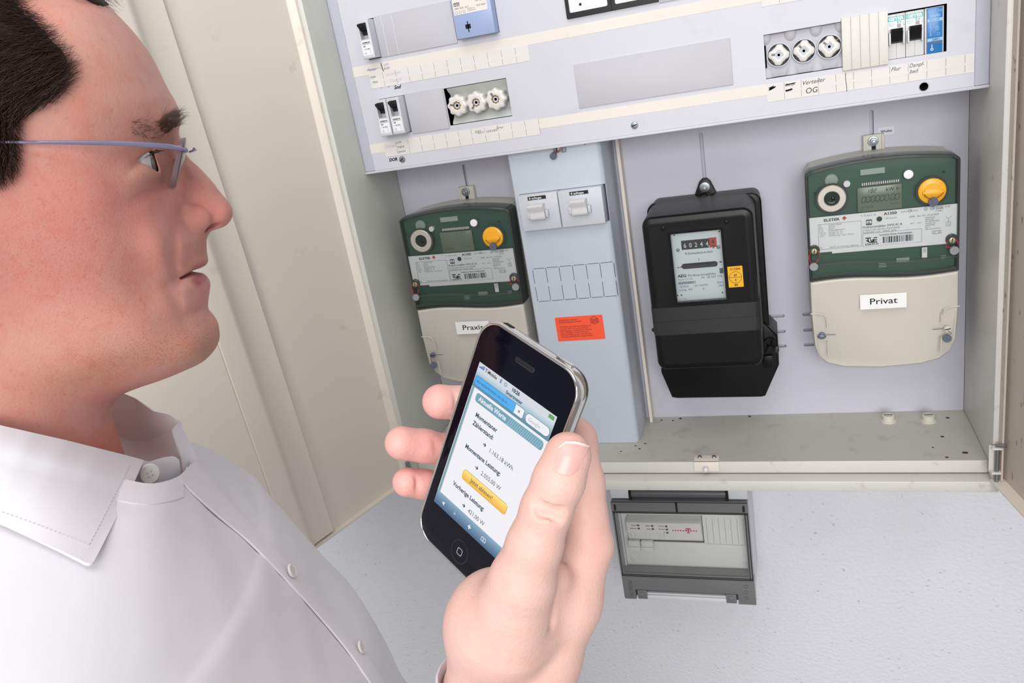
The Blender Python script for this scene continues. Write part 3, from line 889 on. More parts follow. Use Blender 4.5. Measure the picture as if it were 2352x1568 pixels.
# ---------------------------------------------------------------- electronic meters (local mm, moved to their places)
def emeter(label, ox, oz, roll, sticker, lit, serial, number):
    t = thing('electricity_meter', label, 'electricity meter', (ox, 20, oz), 'green and cream electronic meters')
    t.rotation_euler = (0, roll, 0)
    q = lambda pts: [(ox + x, oz + z) for x, z in pts]
    Y = 20.0
    arch = [(x, 77.5 - 8.2 * (x / 82) ** 2) for x in np.linspace(77, -77, 17)]
    wave_x = np.linspace(-82, 82, 25)
    wave = [(x, -65.2 + 2.6 * math.cos((x + 46) / 27.0) + (x / 82) * .8) for x in wave_x]
    corner_r = [(82 - 5 * (1 - math.cos(a)), 64.5 + 5 * math.sin(a) * .9) for a in np.linspace(0, math.pi / 2 - .2, 4)]
    corner_l = [(-x, z) for x, z in corner_r[::-1]]
    outline = wave + corner_r + arch + corner_l
    # cream carrier behind the green cover, and the hanger
    build('housing', G().prism(q([(-80, -150), (80, -150), (80.5, 63), (76, 68)] + [(x * .98, z - .8) for x, z in arch] + [(-76, 68), (-80.5, 63)]), Y + 30, 92.5, 1.5), M_BEIGE, t)
    build('circuit_board', G().prism(q(inset(outline, 4)), Y + 7.5, Y + 28), M_GREEN, t)
    cvr = build('clear_cover', G().prism(q(outline), Y, Y + 7, 2.2, 4), M_COVER, t, 40, label='smoky transparent upper cover')
    build('rim', G().loft([[(ox + x, y, oz + z) for x, z in p] for p, y in ((inset(outline, 2.6), Y + .4), (inset(outline, .35), Y + 1.6), (inset(outline, -.05), Y + 3), (inset(outline, -.05), Y + 30), (inset(outline, 2.9), Y + 30), (inset(outline, 2.9), Y + .5))], cap=False), M_EDGE, cvr)
    g = G()
    for k, dz in enumerate((19, 5)):
        g.tube([(ox + x, Y - .1, oz + z + dz) for x, z in [(x, -65.2 + 2.6 * math.cos((x + 46) / 27.0)) for x in np.linspace(-79, 79, 21)]], 1.5, 8)
    build('moulded_ridge', g, M_COVER, cvr)
    # terminal cover
    tb = [(82, -68), (82.2, -108), (80, -150), (76, -168), (66, -181), (45, -189), (0, -192.5), (-45, -189), (-66, -181), (-76, -168), (-80, -150), (-82.2, -108), (-82, -68)]
    body = [(x, z - .7) for x, z in wave]
    low = tb[1:-1][::-1]
    ol = low + body[::-1]
    ol = [(-x, z) for x, z in ol][::-1] if False else ol
    rings = []
    full = body + tb[1:-1]
    full = full[::-1]
    for ins_, y, zs in ((7.5, Y + 10, 0), (3, Y + 1.6, 0), (1.2, Y + 0.4, 0), (2.4, Y, 0)):
        pass
    P = np.array(full)

    def shrink(k, lift):
        out = []
        for (x, z), (xi, zi) in zip(full, inset(full, k)):
            low_ = max(0.0, min(1.0, (-150 - z) / 35))
            out.append((xi, zi + lift * low_))
        return out
    rings = [[(ox + x, y + (max(0, (-152 - z)) * .45 if y < Y + 20 else 0), oz + z) for x, z in shrink(k, 0)] for k, y in ((3, Y + .6), (1.2, Y + 1.4), (.3, Y + 3), (0, Y + 6), (0, Y + 40), (0, 90))]
    tcv = build('terminal_cover', G().loft(rings), M_CREAM, t, 30, label='cream terminal cover with screw notches')
    # notches of the terminal cover, marked by ribs and recessed pockets
    for s, zt in ((-1, -107), (1, -108.7)):
        g = G()
        path = [(s * 83, zt), (s * 72, zt - .4), (s * 66.5, zt - 3), (s * 64.2, zt - 9), (s * 64, zt - 20)]
        g.tube([(ox + x, Y + .7, oz + z) for x, z in path], .8, 6)
        g.tube([(ox + x, Y + .7, oz + z) for x, z in ((s * 64, zt - 38), (s * 63.8, zt - 58))], .8, 6)
        build('notch_edge', g, M_CREAM, tcv)
        sx0 = s * 70.5
        slotted_screw(t, ox + sx0, oz - 136.6, 4.0, Y + .5, .2, m=M_BEIGE if s > 0 else M_LEAD, h=1.8)
        g = G()
        bar(g, ox + s * 66, oz - 136.2, ox + s * 54.5, oz - 136.4, .7, Y + .25, Y + .6)
        build('screw_slit', g, M_INKG, tcv, 0)
        lx, lz = (sx0 - 1, -148) if s > 0 else (sx0 + .6, -137)
        if s > 0 or sticker == 'Praxis':
            if s < 0:
                lx, lz = sx0 - 1, -152
            build('lead_seal', G().tube([(ox + lx, Y - .6, oz + lz), (ox + lx + .4, Y - 3.6, oz + lz)], 4.9, 18), M_LEAD, t)
            build('seal_wire', G().tube([(ox + sx0, Y - 1.4, oz - 138), (ox + sx0 + s * 4, Y - 1.2, oz - 142), (ox + lx, Y - 1, oz + lz + 1)], .4, 6), M_COPPER, t)
        else:
            build('lead_seal', G().ell((ox + lx - 1, Y - 2.2, oz + lz), (5.2, 2.2, 3.4), 14, 8), M_LEAD, t)
    # hanger bracket
    hb = build('hanger_bracket', G().box(ox - 12, ox + 12, 86, 92.5, oz + 68, oz + 94.5, .6), M_BEIGE, t, label='beige hanger bracket with hexagon bolt')
    g = G()
    for s in (-1, 1):
        g.box(ox + s * 10.2 - 1.2, ox + s * 10.2 + 1.2, 84.6, 86.2, oz + 68, oz + 94, .4)
    g.box(ox - 8, ox + 8, 84.9, 86.2, oz + 70.5, oz + 72.5, .4)
    build('raised_edge', g, M_BEIGE, hb)
    build('keyhole', G().prism(q(rrect(-5.6, 5.6, 74, 90, 5.5, 8)), 85.85, 86.4), M_BACK, hb, 0)
    build('keyhole_slot', G().box(ox - 2.4, ox + 2.4, 85.7, 86, oz + 75, oz + 88), M_DARK, hb, 0)
    build('washer', G().cyl(ox - .6, oz + 87, 6.0, 83.8, 85.8, 28, .4), M_STEEL, hb)
    build('bolt', G().prism(circle(ox - .6, oz + 87, 4.4, 6), 80, 84, .6).cyl(ox - .6, oz + 87, 2.4, 76.5, 82, 18, .5), M_STEEL, hb)
    # optical port, knob, lights
    build('optical_port', G().lathe(ox - 53.2, oz + 36, [(8.6, Y + 4), (8.6, Y - 1.0), (9.2, Y - 1.6), (15.0, Y - 1.6), (15.9, Y - .8), (15.9, Y + 4)], 44), M_RING, t)
    pw = build('port_window', G().lathe(ox - 53.2, oz + 36, [(8.7, Y + 1), (6.0, Y + .6), (4, Y + 1.4), (.1, Y + 1.4)], 28), mat('port_dark_green', (10, 34, 28), .1), t)
    build('port_lens', G().ell((ox - 51.8, Y + 1, oz + 35.6), (2.6, 1.4, 2.8), 16, 10), M_BLACKG, pw)
    build('port_collar', G().ring(ox - 53.2, oz + 36, 15.9, 18.2, Y - .35, Y + 1, 44), M_EDGE, t)
    kn = build('seal_knob', G().lathe(ox + 53.2, oz + 32.6, [(.1, Y - 2.6), (8, Y - 2.5), (8.4, Y - 2.0), (12.8, Y - 1.8), (14.4, Y - .8), (14.8, Y + 2)], 44), M_YELLOW, t, 35, label='yellow sealed knob')
    build('grip', G().box(ox + 43, ox + 64.6, Y - 5.2, Y - 2, oz + 29, oz + 33.4, .6).box(ox + 45, ox + 62.6, Y - 4.2, Y - 2, oz + 27, oz + 35.4, .6), M_YELLOW, kn)
    build('lead_seal', G().tube([(ox + 53.6, Y - 4.4, oz + 21.4), (ox + 53.6, Y - 7.4, oz + 20.8)], 5.2, 18), M_LEAD, kn)
    build('seal_wire', G().tube([(ox + 64, Y - 5.6, oz + 31), (ox + 61, Y - 5.8, oz + 27.4), (ox + 56, Y - 5.8, oz + 24)], .45, 6).tube([(ox + 44, Y - 5.6, oz + 31), (ox + 47, Y - 5.8, oz + 27), (ox + 52, Y - 5.8, oz + 24)], .45, 6), M_COPPER, kn)
    build('knob_collar', G().ring(ox + 53.2, oz + 32.6, 14.9, 17, Y - .35, Y + 1, 44), M_EDGE, t)
    build('white_key', G().cyl(ox + 29, oz + 54.4, 5.1, Y - .6, Y + 3, 28, .6), M_WHITE2, t)
    build('indicator_lamp', G().cyl(ox - 36, oz + 50.8, 3.7, Y + 2.6, Y + 8, 22), M_WHITE2, t)
    build('buzzer', G().cyl(ox - 52.6, oz + 56.5, 7.6, Y + 4.4, Y + 8, 24, 1.5), M_SOFT, t)
    build('chip', G().box(ox - 21, ox + 5, Y + 4.6, Y + 8, oz + 58.6, oz + 65), mat('pale_chip', (165, 180, 174), .6), t)
    build('chip', G().box(ox + 16, ox + 30, Y + 4.6, Y + 8, oz - 50, oz - 45), M_SOFT, t)
    for x, z in ((-71, 44), (65, 53)):
        build('pin_hole', G().cyl(ox + x, oz + z, 1.2, Y - .12, Y + .3, 12), M_INK, t)
    lcd = build('display', G().box(ox - 25, ox + 22.4, Y + 2.9, Y + 7.8, oz + 15.5, oz + 44.4, .5), M_LCD, t)
    g = G()
    for k in range(18):
        g.box(ox - 20 + k * 2.25, ox - 18.7 + k * 2.25, Y + 2.8, Y + 6, oz + 46.6, oz + 49.6)
    build('display_pins', g, M_WHITE, t)
    yy = Y + 2.82
    if lit:
        def seg(g, x, z, s, h=6.6, w_=3.6):
            """seven segment digit, slanted"""
            k = .16
            X = lambda a, b: (ox + x + a * w_ + k * b * h, oz + z + b * h)
            pos = dict(a=((0, 1), (1, 1)), b=((1, 1), (1, .5)), c=((1, .5), (1, 0)), d=((0, 0), (1, 0)), e=((0, .5), (0, 0)), f=((0, 1), (0, .5)), g=((0, .5), (1, .5)))
            for ch in s:
                p, r = pos[ch]
                a, b = X(*p), X(*r)
                bar(g, a[0] * .92 + b[0] * .08, a[1] * .92 + b[1] * .08, b[0] * .92 + a[0] * .08, b[1] * .92 + a[1] * .08, .75, yy, yy + .1)
        SEG = {'0': 'abcdef', '1': 'bc', '8': 'abcdefg', '2': 'abged'}
        g = G()
        for k in range(8):
            seg(g, -20.6 + k * 4.95 + (1.2 if k > 5 else 0), 26.6, SEG['0'])
        bar(g, ox + 9.6, oz + 26.2, ox + 10.2, oz + 26.2, .8, yy, yy + .1)
        for k, ch in enumerate('182'):
            seg(g, -15 + k * 3.4 + (1 if k else 0), 37.6, SEG[ch], 4.2, 2.0)
        build('digits', g, M_LCDINK, lcd, 0)
        txt(lcd, 'kW h', ox + 5.6, oz + 37.6, yy, 4.0, M_LCDINK, bold=.03, sp=1.1)
    txt(lcd, 'L1 L2 L3', ox - 20.5, oz + 19.6, yy, 3.0, M_LCDINK, sx=.85)
    g = G()
    bar(g, ox + 10, oz + 22, ox + 19, oz + 22, .4, yy, yy + .1)
    g.prism([(ox - 22.4, oz + 18.4), (ox - 21.6, oz + 17), (ox - 20.8, oz + 18.4)][::-1], yy, yy + .1)
    build('display_mark', g, M_LCDINK, lcd, 0)
    # name plate
    np_ = build('nameplate', G().prism(q([(-55, -31.6), (80, -31.6), (80, 14.6), (-80, 14.6), (-80, -29.2), (-55, -29.2)]), Y + 2.2, Y + 3.4), M_PLATE, t, 0, label='white printed nameplate')
    y2 = Y + 2.1
    T = lambda s, x, z, c, m=M_INKG, **k: txt(np_, s, ox + x, oz + z, y2, c, m, **k)
    T('ELSTER', -63, 8.6, 3.2, M_INK, bold=.04, sx=1.25)
    build('brand_mark', G().prism(q([(-42.6, 10.6), (-40, 8), (-37.4, 10.6), (-40, 13.2)]), y2 - .05, y2 + .1), mat('elster_red', (205, 60, 55), .5), np_, 0)
    T('A1350', 3, 9.6, 3.2, M_INK, bold=.04, sx=1.15)
    T('T1 T2 Sel. P  SE', -22.5, 10.2, 1.9)
    T('Aufruf     Rückst.', 21, 10.6, 1.9)
    build('test_mark', G().cyl(ox - 2, oz + 5.4, 3.1, y2 - .05, y2 + .1, 20), mat('dark_green_dot', (14, 60, 42), .4), np_, 0)
    T('1000 Imp/kWh', 4, 4.6, 1.5)
    g = G().ring(ox + 30.4, oz + 11.6, 1.5, 1.9, y2 - .05, y2 + .1, 16)
    bar(g, ox + 28.6, oz + 11.6, ox + 32.2, oz + 11.6, .35, y2 - .05, y2 + .1)
    g.ring(ox + 47, oz + 12, 1.5, 1.9, y2 - .05, y2 + .1, 16)
    bar(g, ox + 47, oz + 10.4, ox + 47, oz + 13.6, .35, y2 - .05, y2 + .1)
    g.frame(q(rrect(57.6, 65, 10.4, 14, .3, 1)), q(rrect(58, 64.6, 10.8, 13.6, .2, 1)), y2 - .05, y2 + .1)
    g.frame(q(rrect(54, 63, -18.6, -14.6, .3, 1)), q(rrect(54.4, 62.6, -18.2, -15, .2, 1)), y2 - .05, y2 + .1)
    g.frame(q(rrect(-69.6, -21.6, -25.6, 5.6, .3, 1)), q(rrect(-69.3, -21.9, -25.3, 5.3, .2, 1)), y2 - .05, y2 + .1)
    g.frame(q(rrect(-20.6, 43, -26.6, -10.6, .3, 1)), q(rrect(-20.3, 42.7, -26.3, -10.9, .2, 1)), y2 - .05, y2 + .1)
    for x0_, z0_, x1_, z1_ in ((67.5, 1, 70.5, -2), (73.5, 1, 70.5, -2), (70.5, -2, 70.5, -5.6)):
        bar(g, ox + x0_, oz + z0_, ox + x1_, oz + z1_, .3, y2 - .05, y2 + .1)
    g.frame(q(rrect(68, 73, -10.6, -5.6, .2, 1)), q(rrect(68.3, 72.7, -10.3, -5.9, .2, 1)), y2 - .05, y2 + .1)
    g.frame(q(rrect(69.4, 71.6, -9.2, -7, .2, 1)), q(rrect(69.6, 71.4, -9, -7.2, .2, 1)), y2 - .05, y2 + .1)
    build('printed_sign', g, M_INKG, np_, 0)
    T('CE', 51.4, 10.6, 3.2, M_INK, sx=.95)
    T('M08', 61.3, 11.0, 2.2, M_INK, align='CENTER')
    T('0102', 66.6, 11.6, 2.0)
    T('2008   Ser.-Nr. ' + serial, 29.5, 3.6, 2.2, sx=.98)
    T('T10062', 57, 7.6, 1.7)
    T('0020/0150\n06041401\nV5.35EPM/4801\nSchaltg.-Nr.\na56041401\nRA =\n500 Imp/kWArh', 46.4, .8, 1.75, line=.93)
    T('27', 55, -17.6, 2.0); T('28', 59.2, -17.6, 2.0)
    build('pattern_mark', G().frame(q(rrect(-16.6, -10, -.8, 6, .4, 1)), q(rrect(-16, -10.6, 1.2, 4.4, .3, 1)), y2 - .05, y2 + .1), M_INKG, np_, 0)
    T('α', -13.3, 1.0, 3.0, M_INK, align='CENTER', bold=.05)
    T('Drehstromzähler (WV) Kl. B', -20.4, -4.2, 2.6, M_INK, sx=1.0, bold=.015)
    T('-40°C   +70°C', 30, -4.4, 1.6)
    T('A1350-D15B-120-OSL-1037S-B0000', -20.4, -7.6, 1.95, sx=1.0)
    T('3x230/400V, 0,25 - 5(60)A, 50Hz', -20.4, -10.4, 1.95, sx=1.0)
    T('F.F\n0.9.1\n0.9.2\n0.1.0\n1.8.1*w\n1.8.2*w\n1.7.0', -68.6, 3.2, 1.75, line=.92)
    T('Funktionsfehler\nUhrzeit\nDatum\nRückstellzählwerk\nEnergie, T1, +A\nEnergie, T2, +A\nWirkleistung + alle 3 Phasen', -58, 3.2, 1.75, line=.92)
    T('P01', -68.6, -24.4, 1.7); T('NICHT zur Verrechg. zugelassen', -57.5, -24.4, 1.75)
    inv = build('inventory_sticker', G().prism(q(rrect(-19.4, 36.4, -26.4, -11.8, .8, 2)), y2 - .2, y2), M_WHITE2, np_, 0)
    y3 = y2 - .28
    txt(inv, 'Technische Werke Friedrichshafen', ox - 3, oz - 14.8, y3, 1.85, M_INK, sx=.98, bold=.03)
    txt(inv, number, ox - 18, oz - 25, y3, 2.1, M_INK, bold=.04)
    g = G()
    rn = random.Random(7)
    x = 1.6
    while x < 34:
        wd = rn.choice((.35, .35, .7, 1.0))
        bar(g, ox + x, oz - 16.4, ox + x, oz - 24, wd, y3, y3 + .1)
        x += wd + rn.choice((.4, .4, .8))
    for a in ((-17.6, -16.4, -11.4, -16.4), (-14.8, -16.4, -14.4, -21.6), (-16.8, -19, -12.8, -21.6), (-12, -18, -10.6, -21.8), (-10.2, -21.8, -8.8, -18), (-8.6, -18, -8.6, -21.8), (-8.6, -16.6, -4.6, -16.6), (-8.6, -19.4, -5, -19.4), (-12.6, -21.8, -4.8, -21.8)):
        bar(g, ox + a[0], oz + a[1], ox + a[2], oz + a[3], 1.25, y3, y3 + .1)
    build('barcode', g, M_INK, inv, 0)
    build('barcode_tag', G().box(ox + 43, ox + 48.6, Y + 2, Y + 2.6, oz - 46, oz - 33.6), M_PLATE, t, 0)
    g = G()
    for k in range(5):
        bar(g, ox + 44, oz - 35 - k * 1.1, ox + 47.6, oz - 35 - k * 1.1, .5, Y + 1.9, Y + 2)
    for k in range(3):
        bar(g, ox - 4, oz - 48.6 - k * 2, ox + 4.4, oz - 48.6 - k * 2, .5, Y - .08, Y + .1)
        bar(g, ox + 62 + k * .7, oz - 45 - k * 2, ox + 68 - k * .7, oz - 45 - k * 2, .5, Y - .08, Y + .1)
    build('moulded_mark', g, M_SOFT, cvr, 0)
    # sealed cover screws on red wire
    for s, zz, zl in ((-1, -26, -44.6), (1, -27, -38.6)):
        cx = s * 74.6 - .6
        ho = build('screw_well', G().lathe(ox + cx, oz + zz + .6, [(3.6, Y - 1.2), (5.2, Y - 1.4), (6.4, Y - .4), (6.6, Y + 2)], 28), M_EDGE, t)
        slotted_screw(ho, ox + cx, oz + zz, 3.4, Y - 1.2, 1.4, m=mat('brass_screw', (190, 178, 150), .35, .6), h=1.2)
        lx = cx - (1.6 if s < 0 else -1.6)
        build('seal_disc', G().tube([(ox + lx, Y - 2.2, oz + zl), (ox + lx + .3, Y - 5, oz + zl)], 4.9, 20), M_CLEARSEAL, t)
        build('seal_wire', G().tube([(ox + cx - 4.5, Y - 2, oz + zz), (ox + cx - 6.4, Y - 2.4, oz + zz - 7), (ox + lx - 2, Y - 3, oz + zl + 3)], .55, 6)
              .tube([(ox + cx + 4, Y - 2, oz + zz + 1), (ox + cx + 6.2, Y - 2.4, oz + zz - 4), (ox + cx + 4.6, Y - 2.6, oz + zz - 9), (ox + lx + 2, Y - 3, oz + zl + 3)], .55, 6), M_RED, t)
    ns = build('name_sticker', G().prism(q([(-25.4, -105.4), (26.2, -105.8), (26.2, -87), (-25.4, -86.4)]), Y + .2, Y + .55), mat('sticker_white', (240, 241, 240), .5), t, 0, label='white sticker reading ' + sticker)
    txt(ns, sticker, ox + .6, oz - 99.4, Y + .1, 7.8, M_INK, 'CENTER', .012, 0, .0, 1.24)
    return t


emeter('green and cream electronic meter with Privat sticker and lit digits', 640.2, -144.1, 0.0, 'Privat', True, '01251834', 'EZ08-90133')
emeter('green and cream electronic meter with Praxis sticker and blank display', 104.2, -143.4, 0.018, 'Praxis', False, '01251833', 'EZ08-90132')

# ---------------------------------------------------------------- black disc meter
t = thing('disc_meter', 'black rotating disc meter with white dial and yellow sticker in the middle field', 'electricity meter', (433, 92, -200))
build('base', G().prism(rrect(367, 505, -330, -98, 10), 56, 92.5, 1.5).prism(rrect(364.5, 507, -300, -96, 12), 46, 57, 2.5), M_BLACK, t)
build('terminal_cover', G().prism([(371, -369.5), (378, -371), (491, -373), (496, -371.5), (516, -327), (516, -285), (497, -262), (366, -262), (360, -331)], 40, 92, 3, 3), M_BLACK, t)
OUT = rrect(368.2, 498.6, -298, -97.6, 12, 8)
fr_ = [[(x, y, z) for x, z in inset(OUT, k)] for k, y in ((9.5, -30), (7.5, -30.2), (5.5, -29.6), (2.0, -28.6), (.4, -26.5), (0, -23), (-.6, 20), (-1.6, 48))]
cvb = build('cover', G().loft(fr_), M_BLACK, t, 30)
cut(cvb, G().box(400.4, 462.4, -40, -8, -208.4, -118.4))
wf = build('window_frame', G().frame(rrect(399, 463.8, -210, -117, 2), rrect(402, 461, -207, -120, 1.4), -31.2, -26), M_BLACKG, t)
dial = build('dial', G().box(400.6, 462.2, -21, -9, -208.3, -118.5), M_DIAL, t, 0, label='white dial plate')
yd = -21.1
build('dial_glass', G().box(401, 462, -27.4, -26.9, -208, -119), see_through('window_glass', (245, 247, 247), (230, 230, 230), 0.0, .02), t, 0)
reg = build('register', G().box(412.6, 452.4, yd - .2, yd + .3, -143, -131.6), M_INK, dial, 0, label='black number drums')
build('tenths_drum', G().box(446.0, 454.4, yd - .3, yd + .3, -143, -131), mat('drum_red', (190, 50, 45), .5), dial, 0)
for k, ch in enumerate('60244'):
    txt(dial, ch, 416.8 + k * 6.6, -140.6, yd - .4, 5.6, M_PAPER, 'CENTER', .02, sx=.85)
txt(dial, '4', 450.2, -138.4, yd - .45, 5.0, M_INK, 'CENTER', .04, sx=.85)
txt(dial, '3', 450.2, -144.2, yd - .45, 4.0, M_INK, 'CENTER', .04, sx=.85)
txt(dial, ',', 445.4, -141.6, yd - .45, 5, M_PAPER, 'CENTER', .05)
txt(dial, 'Kilowattstunden', 432.6, -149.6, yd, 3.3, M_INK, 'CENTER', .0, sx=1.1)
for x, z in ((408.2, -142.4), (456.2, -143.2)):
    build('dial_screw', G().cyl(x, z, 1.9, -24, -20.8, 16, .7), M_STEEL, dial)
for x, z in ((405.4, -123.6), (458.6, -124.4), (406.6, -200.6), (456.4, -201), (402, -200.6), (460.8, -201)):
    build('dial_pin', G().cyl(x, z, .9, -21.6, -20.8, 12), M_INK, dial)
build('disc_window', G().prism(rrect(410.4, 453.4, -167.4, -160.6, 3.2, 6), -21.2, -20.9), M_DARK, dial, 0)
build('rotor_disc', G().loft([[(432 + 20.5 * math.cos(a), -21.3 - 2.6 * math.sin(a), z) for a in np.linspace(0, math.pi, 24)] for z in (-165.6, -162.8)]), mat('rotor_grey', (70, 72, 74), .15, .6), dial)
g = G()
bar(g, 431.6, -158.4, 431.6, -155.4, .5, yd - .05, yd)
bar(g, 405, -165, 410, -164.6, .5, yd - .05, yd)
g.prism([(409.4, -166), (411, -164.6), (409.4, -163.2)], yd - .05, yd); g.prism([(405.6, -166.2), (407, -164.8), (405.6, -163.6)], yd - .05, yd)
bar(g, 453.8, -162.4, 458, -162.2, .5, yd - .05, yd)
g.prism([(456.6, -163.6), (459, -162.2), (456.6, -160.8)], yd - .05, yd)
build('arrow', g, M_INK, dial, 0)
txt(dial, 'AEG', 404.4, -177.6, yd, 3.6, M_INK, bold=.05, sx=1.1)
txt(dial, 'Drehstromzähler', 416.6, -177.6, yd, 3.2, M_INK, sx=1.1)
txt(dial, 'Form C11G', 404.4, -181.8, yd, 2.6, M_INKG)
txt(dial, 'Nr  25 537 778', 432.6, -181.2, yd, 2.7, M_INK, sp=1.05)
build('shaded_field', G().box(404, 425.6, yd - .03, yd, -187, -183.4), M_STRIP, dial, 0)
txt(dial, '3x230/400V', 404.4, -186.4, yd - .06, 2.8, M_INK)
txt(dial, '10(40)A     150 U/kWh', 404.4, -191, yd, 2.7, M_INKG)
txt(dial, 'Schltg. 400', 404.4, -195.4, yd, 2.7, M_INKG)
txt(dial, '50Hz', 459, -189.2, yd, 2.7, M_INKG, 'RIGHT')
txt(dial, '1967', 459, -193.4, yd, 2.7, M_INKG, 'RIGHT')
txt(dial, '0613 014/00', 403, -206.8, yd, 1.4, M_INKG)
build('mark', G().box(455, 459.6, yd - .05, yd, -176.6, -170).ring(434, -194.4, .9, 1.3, yd - .05, yd, 12), M_INKG, dial, 0)
ys = build('yellow_sticker', G().prism(rrect(465, 482.4, -192.6, -166.4, .6, 2), -30.7, -30.1), M_YSTICK, t, 0, label='yellow calibration sticker')
txt(ys, '31584', 473.7, -171.2, -30.8, 3.1, M_INK, 'CENTER', .01, sp=1.1)
g = G().ring(473.7, -180.2, 6.9, 7.3, -30.78, -30.6, 36)
bar(g, 466.6, -180.2, 480.8, -180.2, .4, -30.78, -30.6)
build('seal_circle', g, M_INK, ys, 0)
txt(ys, 'EF', 473.7, -179, -30.8, 2.9, M_INK, 'CENTER', .02)
txt(ys, '6', 473.7, -184.6, -30.8, 2.9, M_INK, 'CENTER', .02)
txt(ys, '99', 473.7, -191.4, -30.8, 3.0, M_INK, 'CENTER', .03)
for x in (394.4, 468.4):
    build('cover_stud', G().cyl(x, -111.6, 2.5, -31.8, -29, 18, .8), M_BLACK, t)
for z0, z1 in ((-231.4, -212.6), (-249.4, -231)):
    build('tape_band', G().loft([[(367.4, 10, z), (367.7, -24, z), (369.6, -28.6, z), (374, -30.7, z), (433, -30.75, z), (492.6, -30.7, z), (497.2, -28.6, z), (499.0, -24, z), (499.4, 10, z)] for z in (z0, z1)], closed=False), M_TAPEB, t, 60)
hp = build('hanger_lug', G().prism([(421, -106), (453, -106), (451.4, -99), (444.6, -82), (440.6, -78.2), (434.4, -78.2), (430.4, -82), (424, -97)], 84, 92.5, 1.2), M_BLACK, t)
build('washer', G().cyl(437.2, -89, 6.8, 82.6, 84.4, 28, .4), M_STEEL, hp)
build('bolt', G().prism(circle(437.2, -89, 3.6, 6), 79, 83).cyl(437.4, -89.2, 2.4, 74, 80, 16, .5), M_STEEL, hp)
build('stirrup', G().tube([(426, 60, -112), (429, 66, -101), (432, 70, -94), (440, 70, -93), (445, 66, -100), (447, 60, -110)], 1.3, 8).tube([(428, 68, -101), (446, 68, -97)], 1.6, 8), M_BLACK, hp)
build('lead_seal', G().ell((421.5, 62, -99), (6, 1.8, 3.2), 14, 8), mat('old_lead', (62, 62, 58), .5, .3), hp)
build('lead_seal', G().ell((357.4, 50, -270.5), (5.4, 3, 3.6), 14, 8).tube([(360, 50, -270), (368, 46, -268)], 1.0, 6), MATS['old_lead'], t)
build('seal_clip', G().ring(506, -293, 4.4, 7.2, 34, 42, 18).tube([(500, 34, -305), (504, 30, -297), (509, 30, -288), (511, 32, -300)], 1.2, 8), M_BLACK, t)
build('lead_seal', G().ell((514.5, 28, -300), (3, 2, 5), 12, 8), MATS['old_lead'], t)
g = G().box(497, 509, 30, 41, -326, -309, 1.5)
build('terminal_block', g, M_BLACK, t)

# ---------------------------------------------------------------- small wall box under the cabinet
bx = thing('distribution_box', 'small grey wall box with smoked hinged lid below the cabinet', 'distribution box', (366, 111, -682))
bs = build('base', G().box(273, 464.5, 16, 111.5, -680, -470, 2.5), M_BOXG, bx)
cut(bs, G().box(279, 458, 5, 40, -652, -522))
build('top_block', G().box(273, 299.6, 2, 30, -509.6, -476, 1.2).box(438.6, 464.5, 2, 30, -509.6, -476, 1.2).box(299, 439, 14, 30, -496, -476), M_BOXG, bx)
build('hinge_bar', G().tube([(300, 8, -503.5), (438.4, 8, -503.5)], 6.8, 20), mat('hinge_dark_grey', (92, 93, 98), .35), bx)
for x in (301.6, 436.8):
    build('hinge_knuckle', G().tube([(x - 1.6, 8, -503.5), (x + 1.6, 8, -503.5)], 8.0, 20).box(x - 1.6, x + 1.6, 0, 8, -515, -503), M_DARK, bx)
ip = build('inner_cover', G().box(279.4, 457.6, 22, 24, -651, -523), mat('inner_cover_grey', (226, 229, 229), .45), bx)
g = G().box(288.4, 397.4, 10, 40, -596, -549)
cut(ip, g)
build('opening_back', G().box(285, 400, 39, 39.8, -600, -545), M_DARK, bx)
g = G()
for k in range(7):
    x = 402.6 + k * 8.6
    bar(g, x, -553, x, -596, .35, 21.8, 22.1)
bar(g, 399, -597, 456, -598, .3, 21.8, 22.1)
build('knockout_line', g, M_INKG, bx, 0)
for x in (288, 452):
    build('cover_screw', G().cyl(x, -628, 3.6, 20.8, 22.2, 20, .5), M_WHITE, bx)
gw = thing('gateway_module', 'white rail-mounted gateway with magenta letter T inside the wall box', 'gateway', (342, 40, -590))
build('housing', G().loft([[(x, y, z) for y, z in ((38, -549.6), (12, -550.2), (6.5, -553), (6, -571), (10, -572.5), (10, -583), (13, -586), (18, -590), (38, -590))] for x in (289.4, 396.4)]), M_WHITE, gw, 30)
for k, x in enumerate((297, 318.5, 339.5)):
    build('latch', G().box(x - 2.4, x + 2.4, 5.6, 10.4, -578.5, -570.5, .5).box(x + 1.4, x + 2.6, 5.2, 6, -578.5, -571), M_WHITE, gw)
for k, x in enumerate((288.4, 308)):
    build('cable_flap', G().box(x, x + 17, 4.6, 9.8, -593.6, -584, .3).box(x, x + 17, 3.6, 8.8, -601, -594, .3), M_WHITE, gw)
for i, (x, z, s) in enumerate(((306.4, -557.4, 'Power'), (306.8, -562.6, 'Ethernet'), (327, -557.8, 'Meter'), (327.4, -563, 'Status'), (347.4, -558, 'PL-Link'), (347.8, -563.4, 'PL-ACT'), (348, -568.8, 'RF'))):
    ld = build('status_light', G().box(x - 1.5, x + 1.5, 5.6, 6.6, z - 1.2, z + 1.2), M_INK, gw, 0)
    txt(ld, s, x - 3.0, z - .8, 5.9, 1.9, M_INK, 'RIGHT', .02)
g = G()
for k in range(10):
    if k != 6:
        g.box(355.4 + k * 3.7, 357.4 + k * 3.7, 5.7, 6.2, -565.6, -563.8)
build('dotted_line', g, M_MAG, gw, 0)
